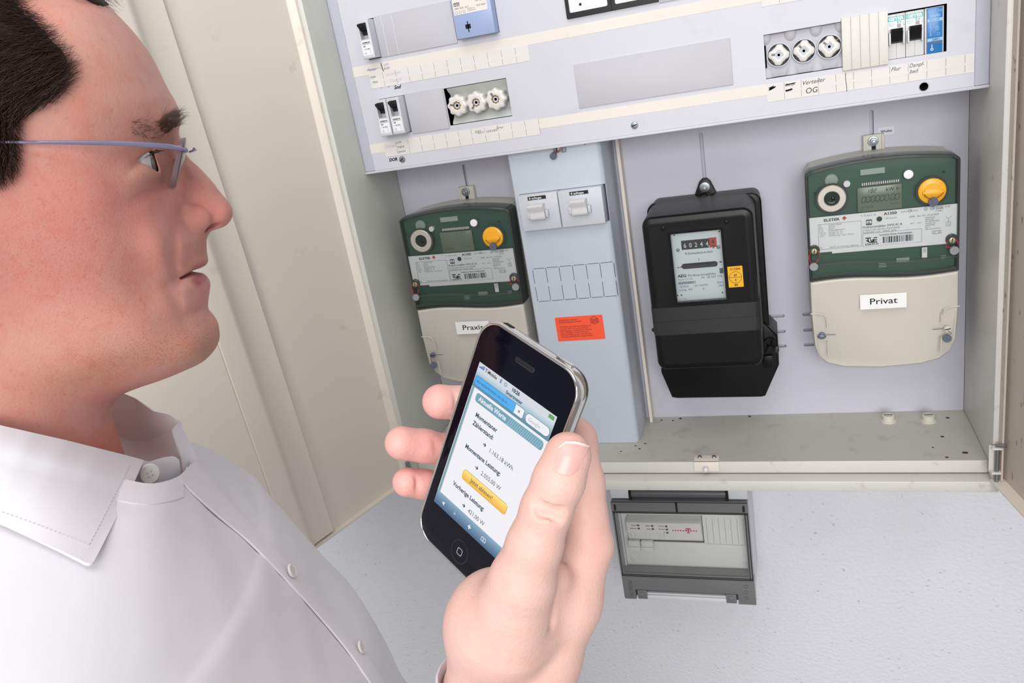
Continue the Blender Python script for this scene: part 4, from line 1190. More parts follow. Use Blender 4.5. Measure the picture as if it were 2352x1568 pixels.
tm = G().box(377.2, 379.4, 5.7, 6.2, -568.2, -561).box(374.8, 381.8, 5.7, 6.2, -561.8, -560.6).box(374.6, 375.4, 5.7, 6.2, -563.2, -560.8).box(381.2, 382, 5.7, 6.2, -563.2, -560.8).box(376, 380.6, 5.7, 6.2, -568.8, -567.9).box(375.2, 376.4, 5.7, 6.2, -565.4, -563.8).box(380.2, 381.4, 5.7, 6.2, -565.4, -563.8)
build('letter_mark', tm, M_MAG, gw, 0)
txt(gw, 'Meter 2', 342, -588.8, 17.6, 1.6, M_INK)
# smoked lid
lid = build('lid_frame', G().frame(rrect(272.4, 464, -640, -511, 3), rrect(276.8, 457.6, -635.6, -530.6, 2), -2, 16), M_SMOKE, bx, label='smoked lid frame')
build('lid_window', G().box(276.8, 457.6, -.5, 1.0, -635.6, -530.6), M_GLASS, bx, 0, label='clear lid window')
build('lid_apron', G().prism([(272.2, -640.4), (464.2, -640.4), (464.6, -684), (440, -684), (440, -666.5), (290.4, -666.5), (290.4, -684), (274, -684), (272.4, -682)][::-1], -1, 15, .8), M_SMOKE, bx)
build('handle_recess', G().box(290.6, 439.8, 9, 13, -684, -667), MATS['hinge_dark_grey'], bx)
build('handle_strip', G().box(302, 426, 2, 9, -676, -673.4, .5).box(302, 426, 1, 9, -684, -677.4, .6), M_BOXG, bx)
for x in (300, 430):
    build('latch', G().box(x - 7.5, x + 7.5, 0, 9, -684, -668, 1.2), M_SMOKE, bx)
    build('latch_screw', G().box(x - 3.6, x + 3.6, -1.4, 0, -678, -671, .8), mat('latch_grey', (120, 122, 126), .2), bx)
g = G()
for z in (-512.6, -529, -531, -638.2, -640.6):
    g.box(273.6, 463, -2.5, -1.9, z - .5, z + .5)
for x in (275, 459.4, 462.6):
    g.box(x - .5, x + .5, -2.5, -1.9, -640, -530)
g.box(365, 368, -2.5, -1.9, -529, -512)
for x in (276.4, 456.6):
    g.box(x, x + 3, -2.5, -1.9, -527, -517)
build('lid_ribs', g, M_INK, bx, 0)
build('embossed_mark', G().ring(452, -652, 2.4, 2.9, -1.3, -.9, 16).ring(452, -662, 2.4, 2.9, -1.3, -.9, 16).ring(452, -672, 2.4, 2.9, -1.3, -.9, 16), MATS['hinge_dark_grey'], bx, 0)
o = txt(bx, 'PI2IBOX', 281, -650, -1.2, 6, MATS['hinge_dark_grey'], rz=-math.pi / 2, name='embossed_lettering')
# ---------------------------------------------------------------- phone held in front of the cabinet
def emat(name, rgb, s=1.0):
    m = bpy.data.materials.new(name)
    m.use_nodes = True
    b = m.node_tree.nodes['Principled BSDF']
    b.inputs['Base Color'].default_value = (.01, .01, .01, 1)
    b.inputs['Roughness'].default_value = .25
    b.inputs['Emission Color'].default_value = lin(rgb) + (1,)
    b.inputs['Emission Strength'].default_value = s
    MATS[name] = m
    return m


ph = thing('smartphone', 'black smartphone with chrome rim and lit web page held upright in a hand', 'phone')
EX, EY, EZ = np.array([.7984, -.5098, -.3204]), np.array([.4094, .8498, -.332]), np.array([.4416, .1339, .8872])
EX /= np.linalg.norm(EX)
EY = EY - EX * (EY @ EX); EY /= np.linalg.norm(EY)
EZ = np.cross(EX, EY)
PT = np.array([403.8, -697.0, -55.6])
pm = Matrix.Identity(4)
for i in range(3):
    pm[i][0], pm[i][1], pm[i][2] = EX[i], EY[i], EZ[i]
    pm[i][3] = (PT[i] + (ZO if i == 2 else 0)) / 1000
ph.matrix_world = pm
ORG[ph.name] = np.zeros(3)
RO = rrect(-31.05, 31.05, -57.75, 57.75, 11.5, 10)


def rings(lst):
    return [[(x, y, z) for x, z in inset(RO, k)] for k, y in lst]


build('front_glass', G().loft(rings([(1.5, .4), (1.5, -.15), (2.0, -.3), (9, -.32)])), mat('phone_glass_black', (5, 6, 18), .08, spec=.25, var=0), ph, 20)
build('chrome_rim', G().loft(rings([(1.5, .3), (1.4, -.3), (.9, -.55), (.4, -.4), (.05, .4), (0, 2), (.1, 4.6), (.7, 6.0), (2, 6.0)]), cap=False), M_CHROME, ph, 60, label='polished chrome rim')
back = rings([(.6, 5.6), (.9, 7.0), (1.8, 8.8), (3.6, 10.4), (6.5, 11.6)]) + [[(x * .6, 12.3, z * .72) for x, z in inset(RO, 8)]]
build('back_shell', G().loft(back), mat('phone_back_black', (10, 10, 11), .12), ph, 50)
build('sleep_button', G().box(12, 21, 2, 4.4, 57.4, 58.6, .5), M_CHROME, ph)
build('volume_button', G().box(-31.8, -30.8, 2, 4.2, 28, 42, .4), M_CHROME, ph)
build('headphone_jack', G().prism([(0, 0)] and rrect(-22, -16, 2.2, 5.6, 1.6, 4), 57.5, 57.95) if False else G().box(-21, -16, 2, 5, 57.2, 57.9, .3), M_DARK, ph)
sp_ = build('earpiece', G().prism(rrect(-6, 6, 46.9, 49.3, 1.15, 5), -.5, 0, .1), mat('earpiece_rim', (70, 72, 80), .2, .8), ph)
build('earpiece_grille', G().prism(rrect(-5.2, 5.2, 47.4, 48.8, .6, 5), -.56, -.4), M_DARK, sp_)
hb = build('home_button', G().lathe(0, -48.3, [(.1, .0), (4.4, -.1), (5.3, -.36), (5.8, -.36), (5.9, .2)], 36), mat('home_button_black', (15, 15, 18), .15), ph)
build('home_square', G().frame(rrect(-1.75, 1.75, -50.05, -46.55, .9), rrect(-1.4, 1.4, -49.7, -46.9, .7), -.36, -.12), mat('home_square_grey', (150, 152, 160), .5), hb, 0)
E_W = emat('screen_white', (236, 236, 242), 1.0)
E_TXT = emat('screen_text', (26, 62, 78), 1.0)
E_DARK = emat('screen_black', (12, 14, 18), 1.0)
E_STAT = emat('screen_status', (208, 214, 220), 1.0)
sx_ = lambda p: (p - 160) * 49.4 / 320
sz_ = lambda p: (240 - p) * 74.0 / 480
YS = -.34


def srect(name, x0, x1, y0, y1, r, m, lv, parent):
    return build(name, G().prism(rrect(sx_(x0), sx_(x1), sz_(y1), sz_(y0), r * .154, 5), YS - .02 * lv, YS - .02 * lv + .015), m, parent, 0)


def stxt(parent, s, x, y, cap, m, lv, align='LEFT', **k):
    return txt(parent, s, sx_(x), sz_(y), YS - .02 * lv - .006, cap * .1544, m, align, **k)


scr = build('screen', G().box(sx_(0), sx_(320), YS, YS + .2, sz_(480), sz_(0)), E_W, ph, 0, label='lit screen showing meter readings')
srect('status_bar', 0, 320, 0, 21, .1, E_STAT, 1, scr)
n_ = 9
for k in range(n_):
    t_ = k / (n_ - 1)
    c = [198 - 108 * t_, 213 - 77 * t_, 224 - 66 * t_]
    srect('title_bar_band', 0, 320, 21 + 55 * k / n_, 21 + 55 * (k + 1) / n_, .1, emat('screen_bar_%d' % k, c), 1, scr)
for k in range(6):
    t_ = k / 5
    srect('tool_bar_band', 0, 320, 437 + 43 * k / 6, 437 + 43 * (k + 1) / 6, .1, emat('screen_tool_%d' % k, (128 - 62 * t_, 164 - 62 * t_, 188 - 52 * t_)), 1, scr)
srect('page_edge', 2, 11, 76, 437, .5, emat('screen_page_edge', (120, 160, 172)), 1, scr)
srect('page_edge', 11, 13, 76, 437, .5, emat('screen_page_shade', (190, 204, 210)), 1, scr)
g = G()
for k, h in enumerate((4, 6, 8, 10, 12)):
    g.box(sx_(4 + k * 4.6), sx_(7.6 + k * 4.6), YS - .05, YS - .03, sz_(16), sz_(16 - h))
build('signal_bars', g, emat('screen_signal', (50, 110, 190)), scr, 0)
stxt(scr, 'T-Mobile', 30, 16, 10.5, E_DARK, 1, bold=.03, sx=.95)
stxt(scr, 'E', 95, 16, 10.5, emat('screen_blue_e', (30, 90, 200)), 1, bold=.05)
g = G()
for k in range(10):
    a = 2 * math.pi * k / 10
    bar(g, sx_(119) + .5 * math.cos(a), sz_(11) + .5 * math.sin(a), sx_(119) + 1.05 * math.cos(a), sz_(11) + 1.05 * math.sin(a), .2, YS - .05, YS - .03)
build('activity_spokes', g, E_TXT, scr, 0)
stxt(scr, '10:26', 145, 16, 11, E_DARK, 1, bold=.05, sx=.95)
srect('battery_body', 293, 313, 5, 15, 1.5, emat('screen_battery_shell', (70, 80, 70)), 2, scr)
srect('battery_charge', 295, 311, 6.6, 13.4, .6, emat('screen_green', (70, 190, 60)), 3, scr)
stxt(scr, 'Smartmeter', 162, 33, 10.5, emat('screen_title', (50, 70, 86)), 1, 'CENTER', bold=.04, sx=.95)
srect('address_field', 5, 214, 39, 69, 5, emat('screen_url_rim', (60, 110, 140)), 2, scr)
srect('address_field', 6.5, 212.5, 40.5, 67.5, 4, E_W, 3, scr)
srect('load_progress', 6.5, 178, 40.5, 67.5, 4, emat('screen_url_blue', (70, 170, 238)), 4, scr)
stxt(scr, 'alu-smartmeter.no-ip.o...', 13, 58.5, 10.5, emat('screen_url_text', (30, 74, 110)), 5, sx=.96)
stxt(scr, '×', 195, 60.5, 13, emat('screen_cross', (90, 110, 130)), 5, 'CENTER', bold=.03)
srect('search_field', 221, 316, 39, 69, 14, emat('screen_search_rim', (70, 115, 140)), 2, scr)
srect('search_field', 222.5, 314.5, 40.5, 67.5, 13, E_W, 3, scr)
stxt(scr, 'Google', 233, 60, 11.5, emat('screen_search_hint', (176, 180, 190)), 4)
p_ = srect('heading_pill', 28, 310, 84, 112, 9, emat('screen_pill', (108, 158, 176)), 2, scr)
g = G()
for k in range(18):
    x = 168 + k * 8
    if x < 300:
        bar(g, sx_(x), sz_(111), sx_(x + 10), sz_(85), .45, YS - .07, YS - .05)
build('pill_stripe', g, emat('screen_pill_stripe', (142, 184, 198)), scr, 0, kind='stuff')
stxt(scr, 'Aktuelle Werte', 42, 104, 14.5, E_W, 4, bold=.035, sx=.92)
for s, x, y, cap, bold in (('Momentaner', 49, 152, 14, .04), ('Zählerstand:', 49, 179, 14, .04), ('1.163,18 kWh', 139, 217, 14, .0), ('Momentane Leistung:', 50, 257, 14, .04), ('2.055,00 W', 139, 295, 14, .0), ('Vorherige Leistung:', 51, 386, 14, .04), ('421,00 W', 139, 425, 14, .0)):
    stxt(scr, s, x, y, cap, E_TXT, 2, bold=bold, sx=.93)
g = G()
for y in (208, 286, 417):
    bar(g, sx_(111), sz_(y), sx_(120), sz_(y), .38, YS - .05, YS - .03)
    bar(g, sx_(117), sz_(y - 5), sx_(123), sz_(y + .5), .42, YS - .05, YS - .03)
    bar(g, sx_(117), sz_(y + 5), sx_(123), sz_(y - .5), .42, YS - .05, YS - .03)
build('arrow', g, E_DARK, scr, 0)
srect('read_button', 74, 270, 314, 348, 10, emat('screen_button_rim', (196, 146, 30)), 2, scr)
for k in range(6):
    t_ = k / 5
    srect('button_shade', 75.5 + (1.5 if k in (0, 5) else 0), 268.5 - (1.5 if k in (0, 5) else 0), 315.5 + 31 * k / 6, 315.5 + 31 * (k + 1) / 6 + .3, 4 if k in (0, 5) else .3, emat('screen_gold_%d' % k, (252 - 14 * t_, 220 - 40 * t_, 120 - 60 * t_)), 3, scr)
stxt(scr, 'Jetzt ablesen!', 112, 337, 13.5, E_DARK, 5, bold=.0, sx=.97)
g = G()
g.prism([(sx_(33), sz_(461)), (sx_(44), sz_(467)), (sx_(44), sz_(455))], YS - .05, YS - .03)
bar(g, sx_(157), sz_(461), sx_(171), sz_(461), .55, YS - .05, YS - .03); bar(g, sx_(164), sz_(468), sx_(164), sz_(454), .55, YS - .05, YS - .03)
for k in (-1, 1):
    pts = [(228, 467), (228, 456), (228 + k * 4, 454), (228 + k * 9, 456), (228 + k * 9, 467), (228 + k * 4, 465), (228, 467)]
    for a, b in zip(pts[:-1], pts[1:]):
        bar(g, sx_(a[0]), sz_(a[1]), sx_(b[0]), sz_(b[1]), .25, YS - .05, YS - .03)
build('tool_icon', g, E_W, scr, 0)
build('tool_icon', G().prism([(sx_(101), sz_(461)), (sx_(91), sz_(455)), (sx_(91), sz_(467))], YS - .05, YS - .03), emat('screen_dim_icon', (150, 180, 196)), scr, 0)
# ---------------------------------------------------------------- implicit surfaces for the figure
def snet(F, lo, step):
    """surface nets: F > 0 inside, sampled on a grid from lo with the given step -> vertices, quads"""
    ins = F > 0
    nx, ny, nz = F.shape
    cnt = np.zeros((nx - 1, ny - 1, nz - 1), np.int8)
    for dx in (0, 1):
        for dy in (0, 1):
            for dz in (0, 1):
                cnt += ins[dx:nx - 1 + dx, dy:ny - 1 + dy, dz:nz - 1 + dz]
    mask = (cnt > 0) & (cnt < 8)
    ci, cj, ck = np.nonzero(mask)
    idx = -np.ones(mask.shape, np.int32)
    idx[ci, cj, ck] = np.arange(len(ci))
    acc = np.zeros((len(ci), 3)); num = np.zeros(len(ci))
    for ax in range(3):
        o1, o2 = [(1, 2), (0, 2), (0, 1)][ax]
        for p in (0, 1):
            for q in (0, 1):
                s = [0, 0, 0]; s[o1] = p; s[o2] = q
                e = list(s); e[ax] = 1
                a = F[ci + s[0], cj + s[1], ck + s[2]]; b = F[ci + e[0], cj + e[1], ck + e[2]]
                m = (a > 0) != (b > 0)
                t = np.where(m, a / np.where(np.abs(a - b) < 1e-9, 1e-9, a - b), 0)
                pos = np.zeros((len(ci), 3)); pos[:, o1] = p; pos[:, o2] = q; pos[:, ax] = t
                acc += pos * m[:, None]; num += m
    V = (np.stack([ci, cj, ck], 1) + acc / num[:, None]) * step + np.array(lo)
    Q = []
    for ax in range(3):
        o1, o2 = [(1, 2), (2, 0), (0, 1)][ax]
        sl0 = [slice(None)] * 3; sl1 = [slice(None)] * 3
        sl0[ax] = slice(0, -1); sl1[ax] = slice(1, None)
        ch = ins[tuple(sl0)] != ins[tuple(sl1)]
        g_ = np.argwhere(ch)
        g_ = g_[(g_[:, o1] > 0) & (g_[:, o2] > 0) & (g_[:, o1] < F.shape[o1] - 1) & (g_[:, o2] < F.shape[o2] - 1)]
        d1 = np.zeros(3, int); d1[o1] = 1
        d2 = np.zeros(3, int); d2[o2] = 1
        q = [idx[tuple((g_ - k).T)] for k in (d1 + d2, d2, 0 * d1, d1)]
        q = np.stack(q, 1)
        fl = ins[tuple(g_.T)]
        q[~fl] = q[~fl][:, ::-1]
        Q.append(q)
    return V, np.concatenate(Q)


def axes3(lo, hi, step):
    r = [np.arange(lo[i], hi[i] + step, step, dtype=np.float32) for i in range(3)]
    return r[0][:, None, None], r[1][None, :, None], r[2][None, None, :]


def cone(P, a, b, ra, rb):
    """tapered capsule, positive inside"""
    X, Y, Z = P
    a = np.array(a, float); b = np.array(b, float); d = b - a
    L = d @ d + 1e-9
    t = np.clip(((X - a[0]) * d[0] + (Y - a[1]) * d[1] + (Z - a[2]) * d[2]) / L, 0, 1).astype(np.float32)
    return (ra + (rb - ra) * t) - np.sqrt((X - a[0] - t * d[0]) ** 2 + (Y - a[1] - t * d[1]) ** 2 + (Z - a[2] - t * d[2]) ** 2)


def ellip(P, c, r):
    X, Y, Z = P
    k = np.sqrt(((X - c[0]) / r[0]) ** 2 + ((Y - c[1]) / r[1]) ** 2 + ((Z - c[2]) / r[2]) ** 2)
    return (1 - k) * min(r)


def smax(a, b, k):
    h = np.clip(.5 + .5 * (a - b) / k, 0, 1)
    return b * (1 - h) + a * h + k * h * (1 - h)


def ssub(a, b, k):                 # a without b
    return -smax(-a, b, k)


def spline(pts, n=6):
    """Catmull-Rom through closed points"""
    P = np.array(pts, float)
    out = []
    N = len(P)
    for i in range(N):
        p0, p1, p2, p3 = P[i - 1], P[i], P[(i + 1) % N], P[(i + 2) % N]
        for t in np.arange(n) / n:
            out.append(.5 * (2 * p1 + (p2 - p0) * t + (2 * p0 - 5 * p1 + 4 * p2 - p3) * t * t + (3 * p1 - p0 - 3 * p2 + p3) * t ** 3))
    return np.array(out)


def poly_dist(A, B, poly):
    """signed distance to a closed outline, positive inside; A,B 2D arrays"""
    d = np.full(A.shape, 1e9); inside = np.zeros(A.shape, bool)
    n = len(poly)
    for i in range(n):
        p, q = poly[i], poly[(i + 1) % n]
        e = q - p
        t = np.clip(((A - p[0]) * e[0] + (B - p[1]) * e[1]) / (e @ e + 1e-12), 0, 1)
        d = np.minimum(d, (A - p[0] - t * e[0]) ** 2 + (B - p[1] - t * e[1]) ** 2)
        c = (p[1] > B) != (q[1] > B)
        inside ^= c & (A < (q[0] - p[0]) * (B - p[1]) / (q[1] - p[1] + 1e-12) + p[0])
    d = np.sqrt(d)
    return np.where(inside, d, -d)


# head frame: a forward, b up, c towards the right cheek (all mm), origin on the mid plane
HH = at_depth(300, 450, 410.0)
HN = CPOS * 1000 - HH
HN /= np.linalg.norm(HN)
HA = np.cross([0, 0, 1.0], HN); HA /= np.linalg.norm(HA)
HB = np.cross(HN, HA)
HM = np.stack([HA, HB, HN])


def hw(p):                         # head frame -> cabinet mm
    return np.asarray(p, float) @ HM + HH


def hl(u, v, c=0.0):               # pixel -> point of the plane c
    d = ray(u, v); o = CPOS * 1000
    P0 = HH + c * HN
    t = ((P0 - o) @ HN) / (d @ HN)
    x = o + t * d - HH
    return np.array([x @ HA, x @ HB])


FACE = [(235, 12), (273, 44), (311, 84), (343, 126), (364, 164), (384, 205), (402, 235), (411, 256), (414, 272), (413, 290), (409, 308),
        (410, 330), (416, 365), (424, 400), (434, 440), (448, 480), (462, 512), (475, 534), (474.5, 554), (475.5, 579), (478.5, 597), (474, 607), (463, 615.5), (454, 622),
        (462, 625), (472, 631), (480.5, 641), (483.5, 653), (480.5, 675), (478, 695), (479, 709), (490, 722), (500, 739), (504, 761), (503, 778), (495, 796), (479, 815), (460, 830), (425, 846.5), (375, 867), (321, 885)]
S1 = [hl(*p) for p in FACE] + [np.array(p) for p in ((-38, -97.5), (-70, -100), (-110, -86), (-142, -50), (-160, 0), (-160, 50), (-140, 92), (-100, 116), (-55, 121), (-18, 111))]
S1 = spline(S1, 4)
NOSE = [(404, 318), (411, 328), (418, 344), (432, 362), (458, 385), (487, 416), (505, 440), (518, 455), (530, 471), (534.6, 489), (530, 505), (518, 518), (500, 525.5), (480, 530), (466, 530), (446, 515), (430, 480), (415, 430), (402, 370)]
S2 = spline([hl(*p) for p in NOSE], 4)
ST = 1.0
LO, HI = (-168, -205, -86), (56, 128, 86)
HX, HY, HZ = axes3(LO, HI, ST)
A2, B2 = np.meshgrid(HX[:, 0, 0], HY[0, :, 0], indexing='ij')


def gauss(pc, amp, sa, sb, c=0.0, rot_=0.0):
    a0, b0 = hl(pc[0], pc[1], c)
    da, db = A2 - a0, B2 - b0
    ca, sa_ = math.cos(rot_), math.sin(rot_)
    u, v = da * ca + db * sa_, -da * sa_ + db * ca
    return amp * np.exp(-(u / sa) ** 2 - (v / sb) ** 2)


d1_ = poly_dist(A2, B2, S1)
d2_ = poly_dist(A2, B2, S2)
def soft(x, xs, ys, w=14):
    g_ = np.exp(-(np.arange(-3 * w, 3 * w + 1) / w) ** 2); g_ /= g_.sum()
    X = np.arange(x[0] - 3 * w, x[-1] + 3 * w + 1.0)
    Y = np.interp(X, xs, ys)
    return np.interp(x, X, np.convolve(np.pad(Y, 3 * w, mode='edge'), g_, 'valid'))


def blur(F, sg):
    k = int(3 * sg)
    g_ = np.exp(-.5 * (np.arange(-k, k + 1) / sg) ** 2); g_ /= g_.sum()
    for ax in range(3):
        pad = [(0, 0)] * 3; pad[ax] = (k, k)
        P = np.pad(F, pad, mode='edge')
        out = np.zeros_like(F)
        n = F.shape[ax]
        for i, w_ in enumerate(g_):
            sl = [slice(None)] * 3; sl[ax] = slice(i, i + n)
            out += np.float32(w_) * P[tuple(sl)]
        F = out
    return F


wid = soft(B2[0], [-110, -95, -80, -62, -45, -20, 0, 20, 50, 80, 105, 125], [48, 51, 54, 58, 62, 66, 69, 70.5, 72, 70, 66, 60])[None, :, None]
dep = soft(B2[0], [-100, -80, -62, -45, -20, 10, 40, 70, 120], [40, 42, 46, 50, 54, 58, 60, 62, 64])[None, :, None]
ac = np.abs(HZ)
xx = np.clip(ac / wid, 0, 1)
nn_ = soft(B2[0], [-110, -95, -70, -45, -20, 8, 24, 44, 120], [2.0, 1.85, 1.65, 1.5, 1.42, 1.48, 1.8, 2.2, 2.25], 8)[None, :, None]
Dr = dep * (1 - (1 - xx ** nn_) ** (1 / nn_)) + np.clip(ac - wid, 0, None) * 4
F = (d1_[:, :, None] - Dr).astype(np.float32)


def norm_field(F):
    gx, gy, gz = np.gradient(F, ST)
    return F / np.clip(np.sqrt(gx * gx + gy * gy + gz * gz), .8, 30)


F0 = norm_field(F)
Fb = blur(F0, 4.0)
# keep the crisp profile close to the mid plane, the soft form on the cheeks
km = np.clip((ac - 8) / 14, 0, 1)
F = (F0 * (1 - km) + Fb * km).astype(np.float32)
# soft forms of cheek, brow, lids and mouth: pushed out or drawn in
bump = (gauss((382, 352), -3.0, 7.5, 7, 24) + gauss((345, 358), -1.6, 11, 6, 38) + gauss((396, 284), 2.0, 9, 5, 25) + gauss((330, 405), 1.6, 9, 5, 42) + gauss((352, 436), -1.3, 9, 2.6, 40, .3)
        + gauss((265, 445), 2.2, 24, 14, 60) + gauss((235, 255), -2.0, 20, 18, 62) + gauss((400, 548), -1.9, 2.4, 9, 24, -.2) + gauss((396, 598), -2.2, 2.4, 12, 26, -.1)
        + gauss((404, 690), -1.4, 3, 12, 28, .15) + gauss((374, 580), 3.2, 8, 24, 34) + gauss((404, 641), -1.6, 4, 3, 28) + gauss((419, 503), -2.2, 2.6, 7.5, 18, .2)
        + gauss((455, 706), -1.2, 7, 3.0, 12) + gauss((448, 646), 1.5, 8, 3.6, 14) + gauss((446, 607), .9, 8, 2.8, 14) + gauss((200, 800), 2.0, 30, 18, 50) + gauss((440, 780), 1.0, 9, 9, 16)
        + gauss((330, 700), -.8, 18, 22, 45)).astype(np.float32)
F += bump[:, :, None] * np.clip((ac - 6) / 12, 0, 1)
# nose
wn = np.interp(B2[0], [-30, -22, -14, 0, 12, 22, 30], [10, 12, 11.5, 9.5, 8.5, 9.5, 12])[None, :, None]
xn = np.clip(ac / wn, 0, 1)
Fn = d2_[:, :, None] - 8.5 * (1 - np.sqrt(1 - xn ** 2)) - np.clip(ac - wn, 0, None) * 3
Fn = norm_field(Fn.astype(np.float32))
PH = (HX, HY, HZ)
F = smax(F, Fn, 5.0)
PA = (HX, HY, ac)
na = hl(439, 505, 12)
F = smax(F, ellip(PA, (na[0], na[1], 11.8), (10.2, 7.4, 6.6)), 2.4)
no = hl(478, 519, 8)
F = ssub(F, ellip(PA, (no[0], no[1] - .4, 6.6), (6.0, 1.9, 4.2)), 1.0)
# crease behind the nostril wing
groove = sum(gauss(p, -.8, 2.2, 2.8, 18) for p in ((416, 478), (409, 492), (406, 507), (409, 522), (418, 534))).astype(np.float32)
F += groove[:, :, None] * np.clip((ac - 5) / 5, 0, 1)
# mouth line, a slit only a few millimetres deep
m0, m1 = hl(456, 621, 0), hl(410, 641, 26)
km_ = (m1 - m0) / np.linalg.norm(m1 - m0)
along = (A2 - m0[0]) * km_[0] + (B2 - m0[1]) * km_[1]
perp = -(A2 - m0[0]) * km_[1] + (B2 - m0[1]) * km_[0] + .9 * np.sin(np.clip(along / np.linalg.norm(m1 - m0), 0, 1) * math.pi)
half = .55 + .75 * np.clip(1 - along / 12, 0, 1)
slit = np.minimum(half - np.abs(perp), np.minimum(along + 3, np.linalg.norm(m1 - m0) - along))[:, :, None]
F = ssub(F, np.minimum(slit, 5.0 - F), .7)
# eye: lids as a shell around the ball, opened between two lid lines
EC_ = np.array([hl(357, 372, 31)[0] - 12.2, hl(357, 371, 31)[1], 31.0])
lid = ellip(PA, EC_, (13.6, 13.2, 13.6))
F = smax(F, lid, 3.5)
ap = hl(318, 369.5, 40)
up, lo_ = hl(359, 346, 36), hl(354, 390, 36)
ku = (up - ap) / np.linalg.norm(up - ap); kl = (lo_ - ap) / np.linalg.norm(lo_ - ap)
wu = (HX - ap[0]) * ku[1] - (HY - ap[1]) * ku[0]          # >0 below the upper line
wl = -((HX - ap[0]) * kl[1] - (HY - ap[1]) * kl[0])       # >0 above the lower line
wedge = np.minimum(np.minimum(np.minimum(wu, wl), EC_[0] + 12.4 - HX) + 0 * ac, np.minimum(4.6 - F, ac - 24))
F = ssub(F, wedge, .7)
# upper lid fold
F = F + (gauss((338, 352), -1.3, 11, 1.5, 40, .62)[:, :, None] * np.clip((ac - 20) / 8, 0, 1)).astype(np.float32)
# neck, trapezius, ears
F = smax(F, cone(PH, (-98, -40, 0), (-106, -215, 0), 56, 62), 14)
ear = smax(ellip(PA, (-72, 2, 70), (15, 30, 7)), ellip(PA, (-78, 8, 74), (17, 26, 6)), 4)
ear = ssub(ear, ellip(PA, (-74, 6, 80), (9, 17, 7)), 3)
F = smax(F, ear, 4)
F[:, 0, :] = -1; F[0] = -1; F[-1] = -1; F[:, :, 0] = -1; F[:, :, -1] = -1
HV, HQ = snet(F, LO, ST)
# height of the near cheek above the mid plane, used to lay hair on the skin
ci = F.shape[2] - 1 - np.argmax((F > 0)[:, :, ::-1], axis=2)
anyin = (F > 0).any(axis=2)
ii, jj = np.meshgrid(np.arange(F.shape[0]), np.arange(F.shape[1]), indexing='ij')
c2_ = np.clip(ci + 1, 0, F.shape[2] - 1)
f0, f1 = F[ii, jj, ci], F[ii, jj, c2_]
CSURF = np.where(anyin, LO[2] + ci + np.clip(f0 / np.where(np.abs(f0 - f1) < 1e-6, 1, f0 - f1), 0, 1), np.nan)


def csurf(a, b):
    i, j = (a - LO[0]) / ST, (b - LO[1]) / ST
    i0, j0 = int(i), int(j)
    if not (0 <= i0 < F.shape[0] - 1 and 0 <= j0 < F.shape[1] - 1):
        return np.nan
    q = CSURF[i0:i0 + 2, j0:j0 + 2]
    fi, fj = i - i0, j - j0
    return q[0, 0] * (1 - fi) * (1 - fj) + q[1, 0] * fi * (1 - fj) + q[0, 1] * (1 - fi) * fj + q[1, 1] * fi * fj


# ---------------------------------------------------------------- hand, built in camera axes (x right, y up, z away, mm)
def cp(u, v, d):
    return np.array([(u - 1176) / FPX * d, -(v - 784) / FPX * d, d])


def cw(p):                          # camera axes -> cabinet mm
    p = np.asarray(p, float)
    return CPOS * 1000 + p[..., 0:1] * RC[:, 0] + p[..., 1:2] * RC[:, 2] + p[..., 2:3] * RC[:, 1]


HST = 0.9
hlo, hhi = (-66, -215, 292), (54, -12, 432)
P3 = axes3(hlo, hhi, HST)


def chain(js, k=3.0):
    f = None
    for (a, ra), (b, rb) in zip(js[:-1], js[1:]):
        q = cone(P3, a, b, ra, rb)
        f = q if f is None else smax(f, q, k)
    return f


thumb = chain([(cp(1304, 1046, 308), 9.2), (cp(1283, 1105, 309), 9.9), (cp(1256, 1168, 311), 9.9), (cp(1228, 1250, 315), 10.9), (cp(1200, 1335, 322), 13.5), (cp(1160, 1450, 338), 20)])
index = chain([(cp(1352, 1252, 353), 10.6), (cp(1336, 1110, 352), 9.8), (cp(1322, 1012, 353), 9.2), (cp(1258, 936, 362), 8.2), (cp(1185, 905, 372), 7.4)])
middle = chain([(cp(1322, 1235, 371), 10.5), (cp(1232, 1005, 398), 9.4), (cp(1108, 934, 394), 8.2), (cp(1060, 926, 389), 8.0), (cp(1010, 922, 384), 8.4)])
ring_f = chain([(cp(1290, 1250, 390), 10.2), (cp(1185, 1085, 414), 9.0), (cp(1032, 1034, 402), 7.9), (cp(975, 1024, 396), 7.9), (cp(922, 1017, 390), 8.2)])
little = chain([(cp(1255, 1280, 405), 9.4), (cp(1130, 1165, 420), 8.2), (cp(1014, 1116, 406), 7.0), (cp(975, 1112, 401), 7.0), (cp(935, 1107, 396), 7.3)])
Fh = chain([(cp(1352, 1252, 353), 10.6), (cp(1300, 1380, 352), 15.0), (cp(1232, 1510, 356), 19.0), (cp(1196, 1590, 360), 21.5), (cp(1170, 1760, 372), 25)], 6)
Fh = smax(Fh, chain([(cp(1322, 1235, 371), 10.5), (cp(1240, 1420, 374), 15), (cp(1165, 1590, 370), 22), (cp(1150, 1760, 376), 26)]), 8)
Fh = smax(Fh, chain([(cp(1290, 1250, 390), 10.2), (cp(1200, 1430, 388), 14), (cp(1140, 1590, 376), 21)]), 8)
Fh = smax(Fh, chain([(cp(1255, 1280, 405), 9.4), (cp(1160, 1430, 398), 13), (cp(1118, 1580, 374), 18)]), 8)
Fh = smax(Fh, ellip(P3, cp(1138, 1432, 345), (21.5, 24, 22)), 10)
Fh = smax(Fh, chain([(cp(1130, 1450, 348), 19), (cp(1122, 1590, 362), 19.5), (cp(1130, 1760, 374), 24)]), 8)
Fh = smax(Fh, chain([(cp(1270, 1330, 338), 8), (cp(1225, 1420, 342), 14)]), 6)
Fh = smax(Fh, index, 3)
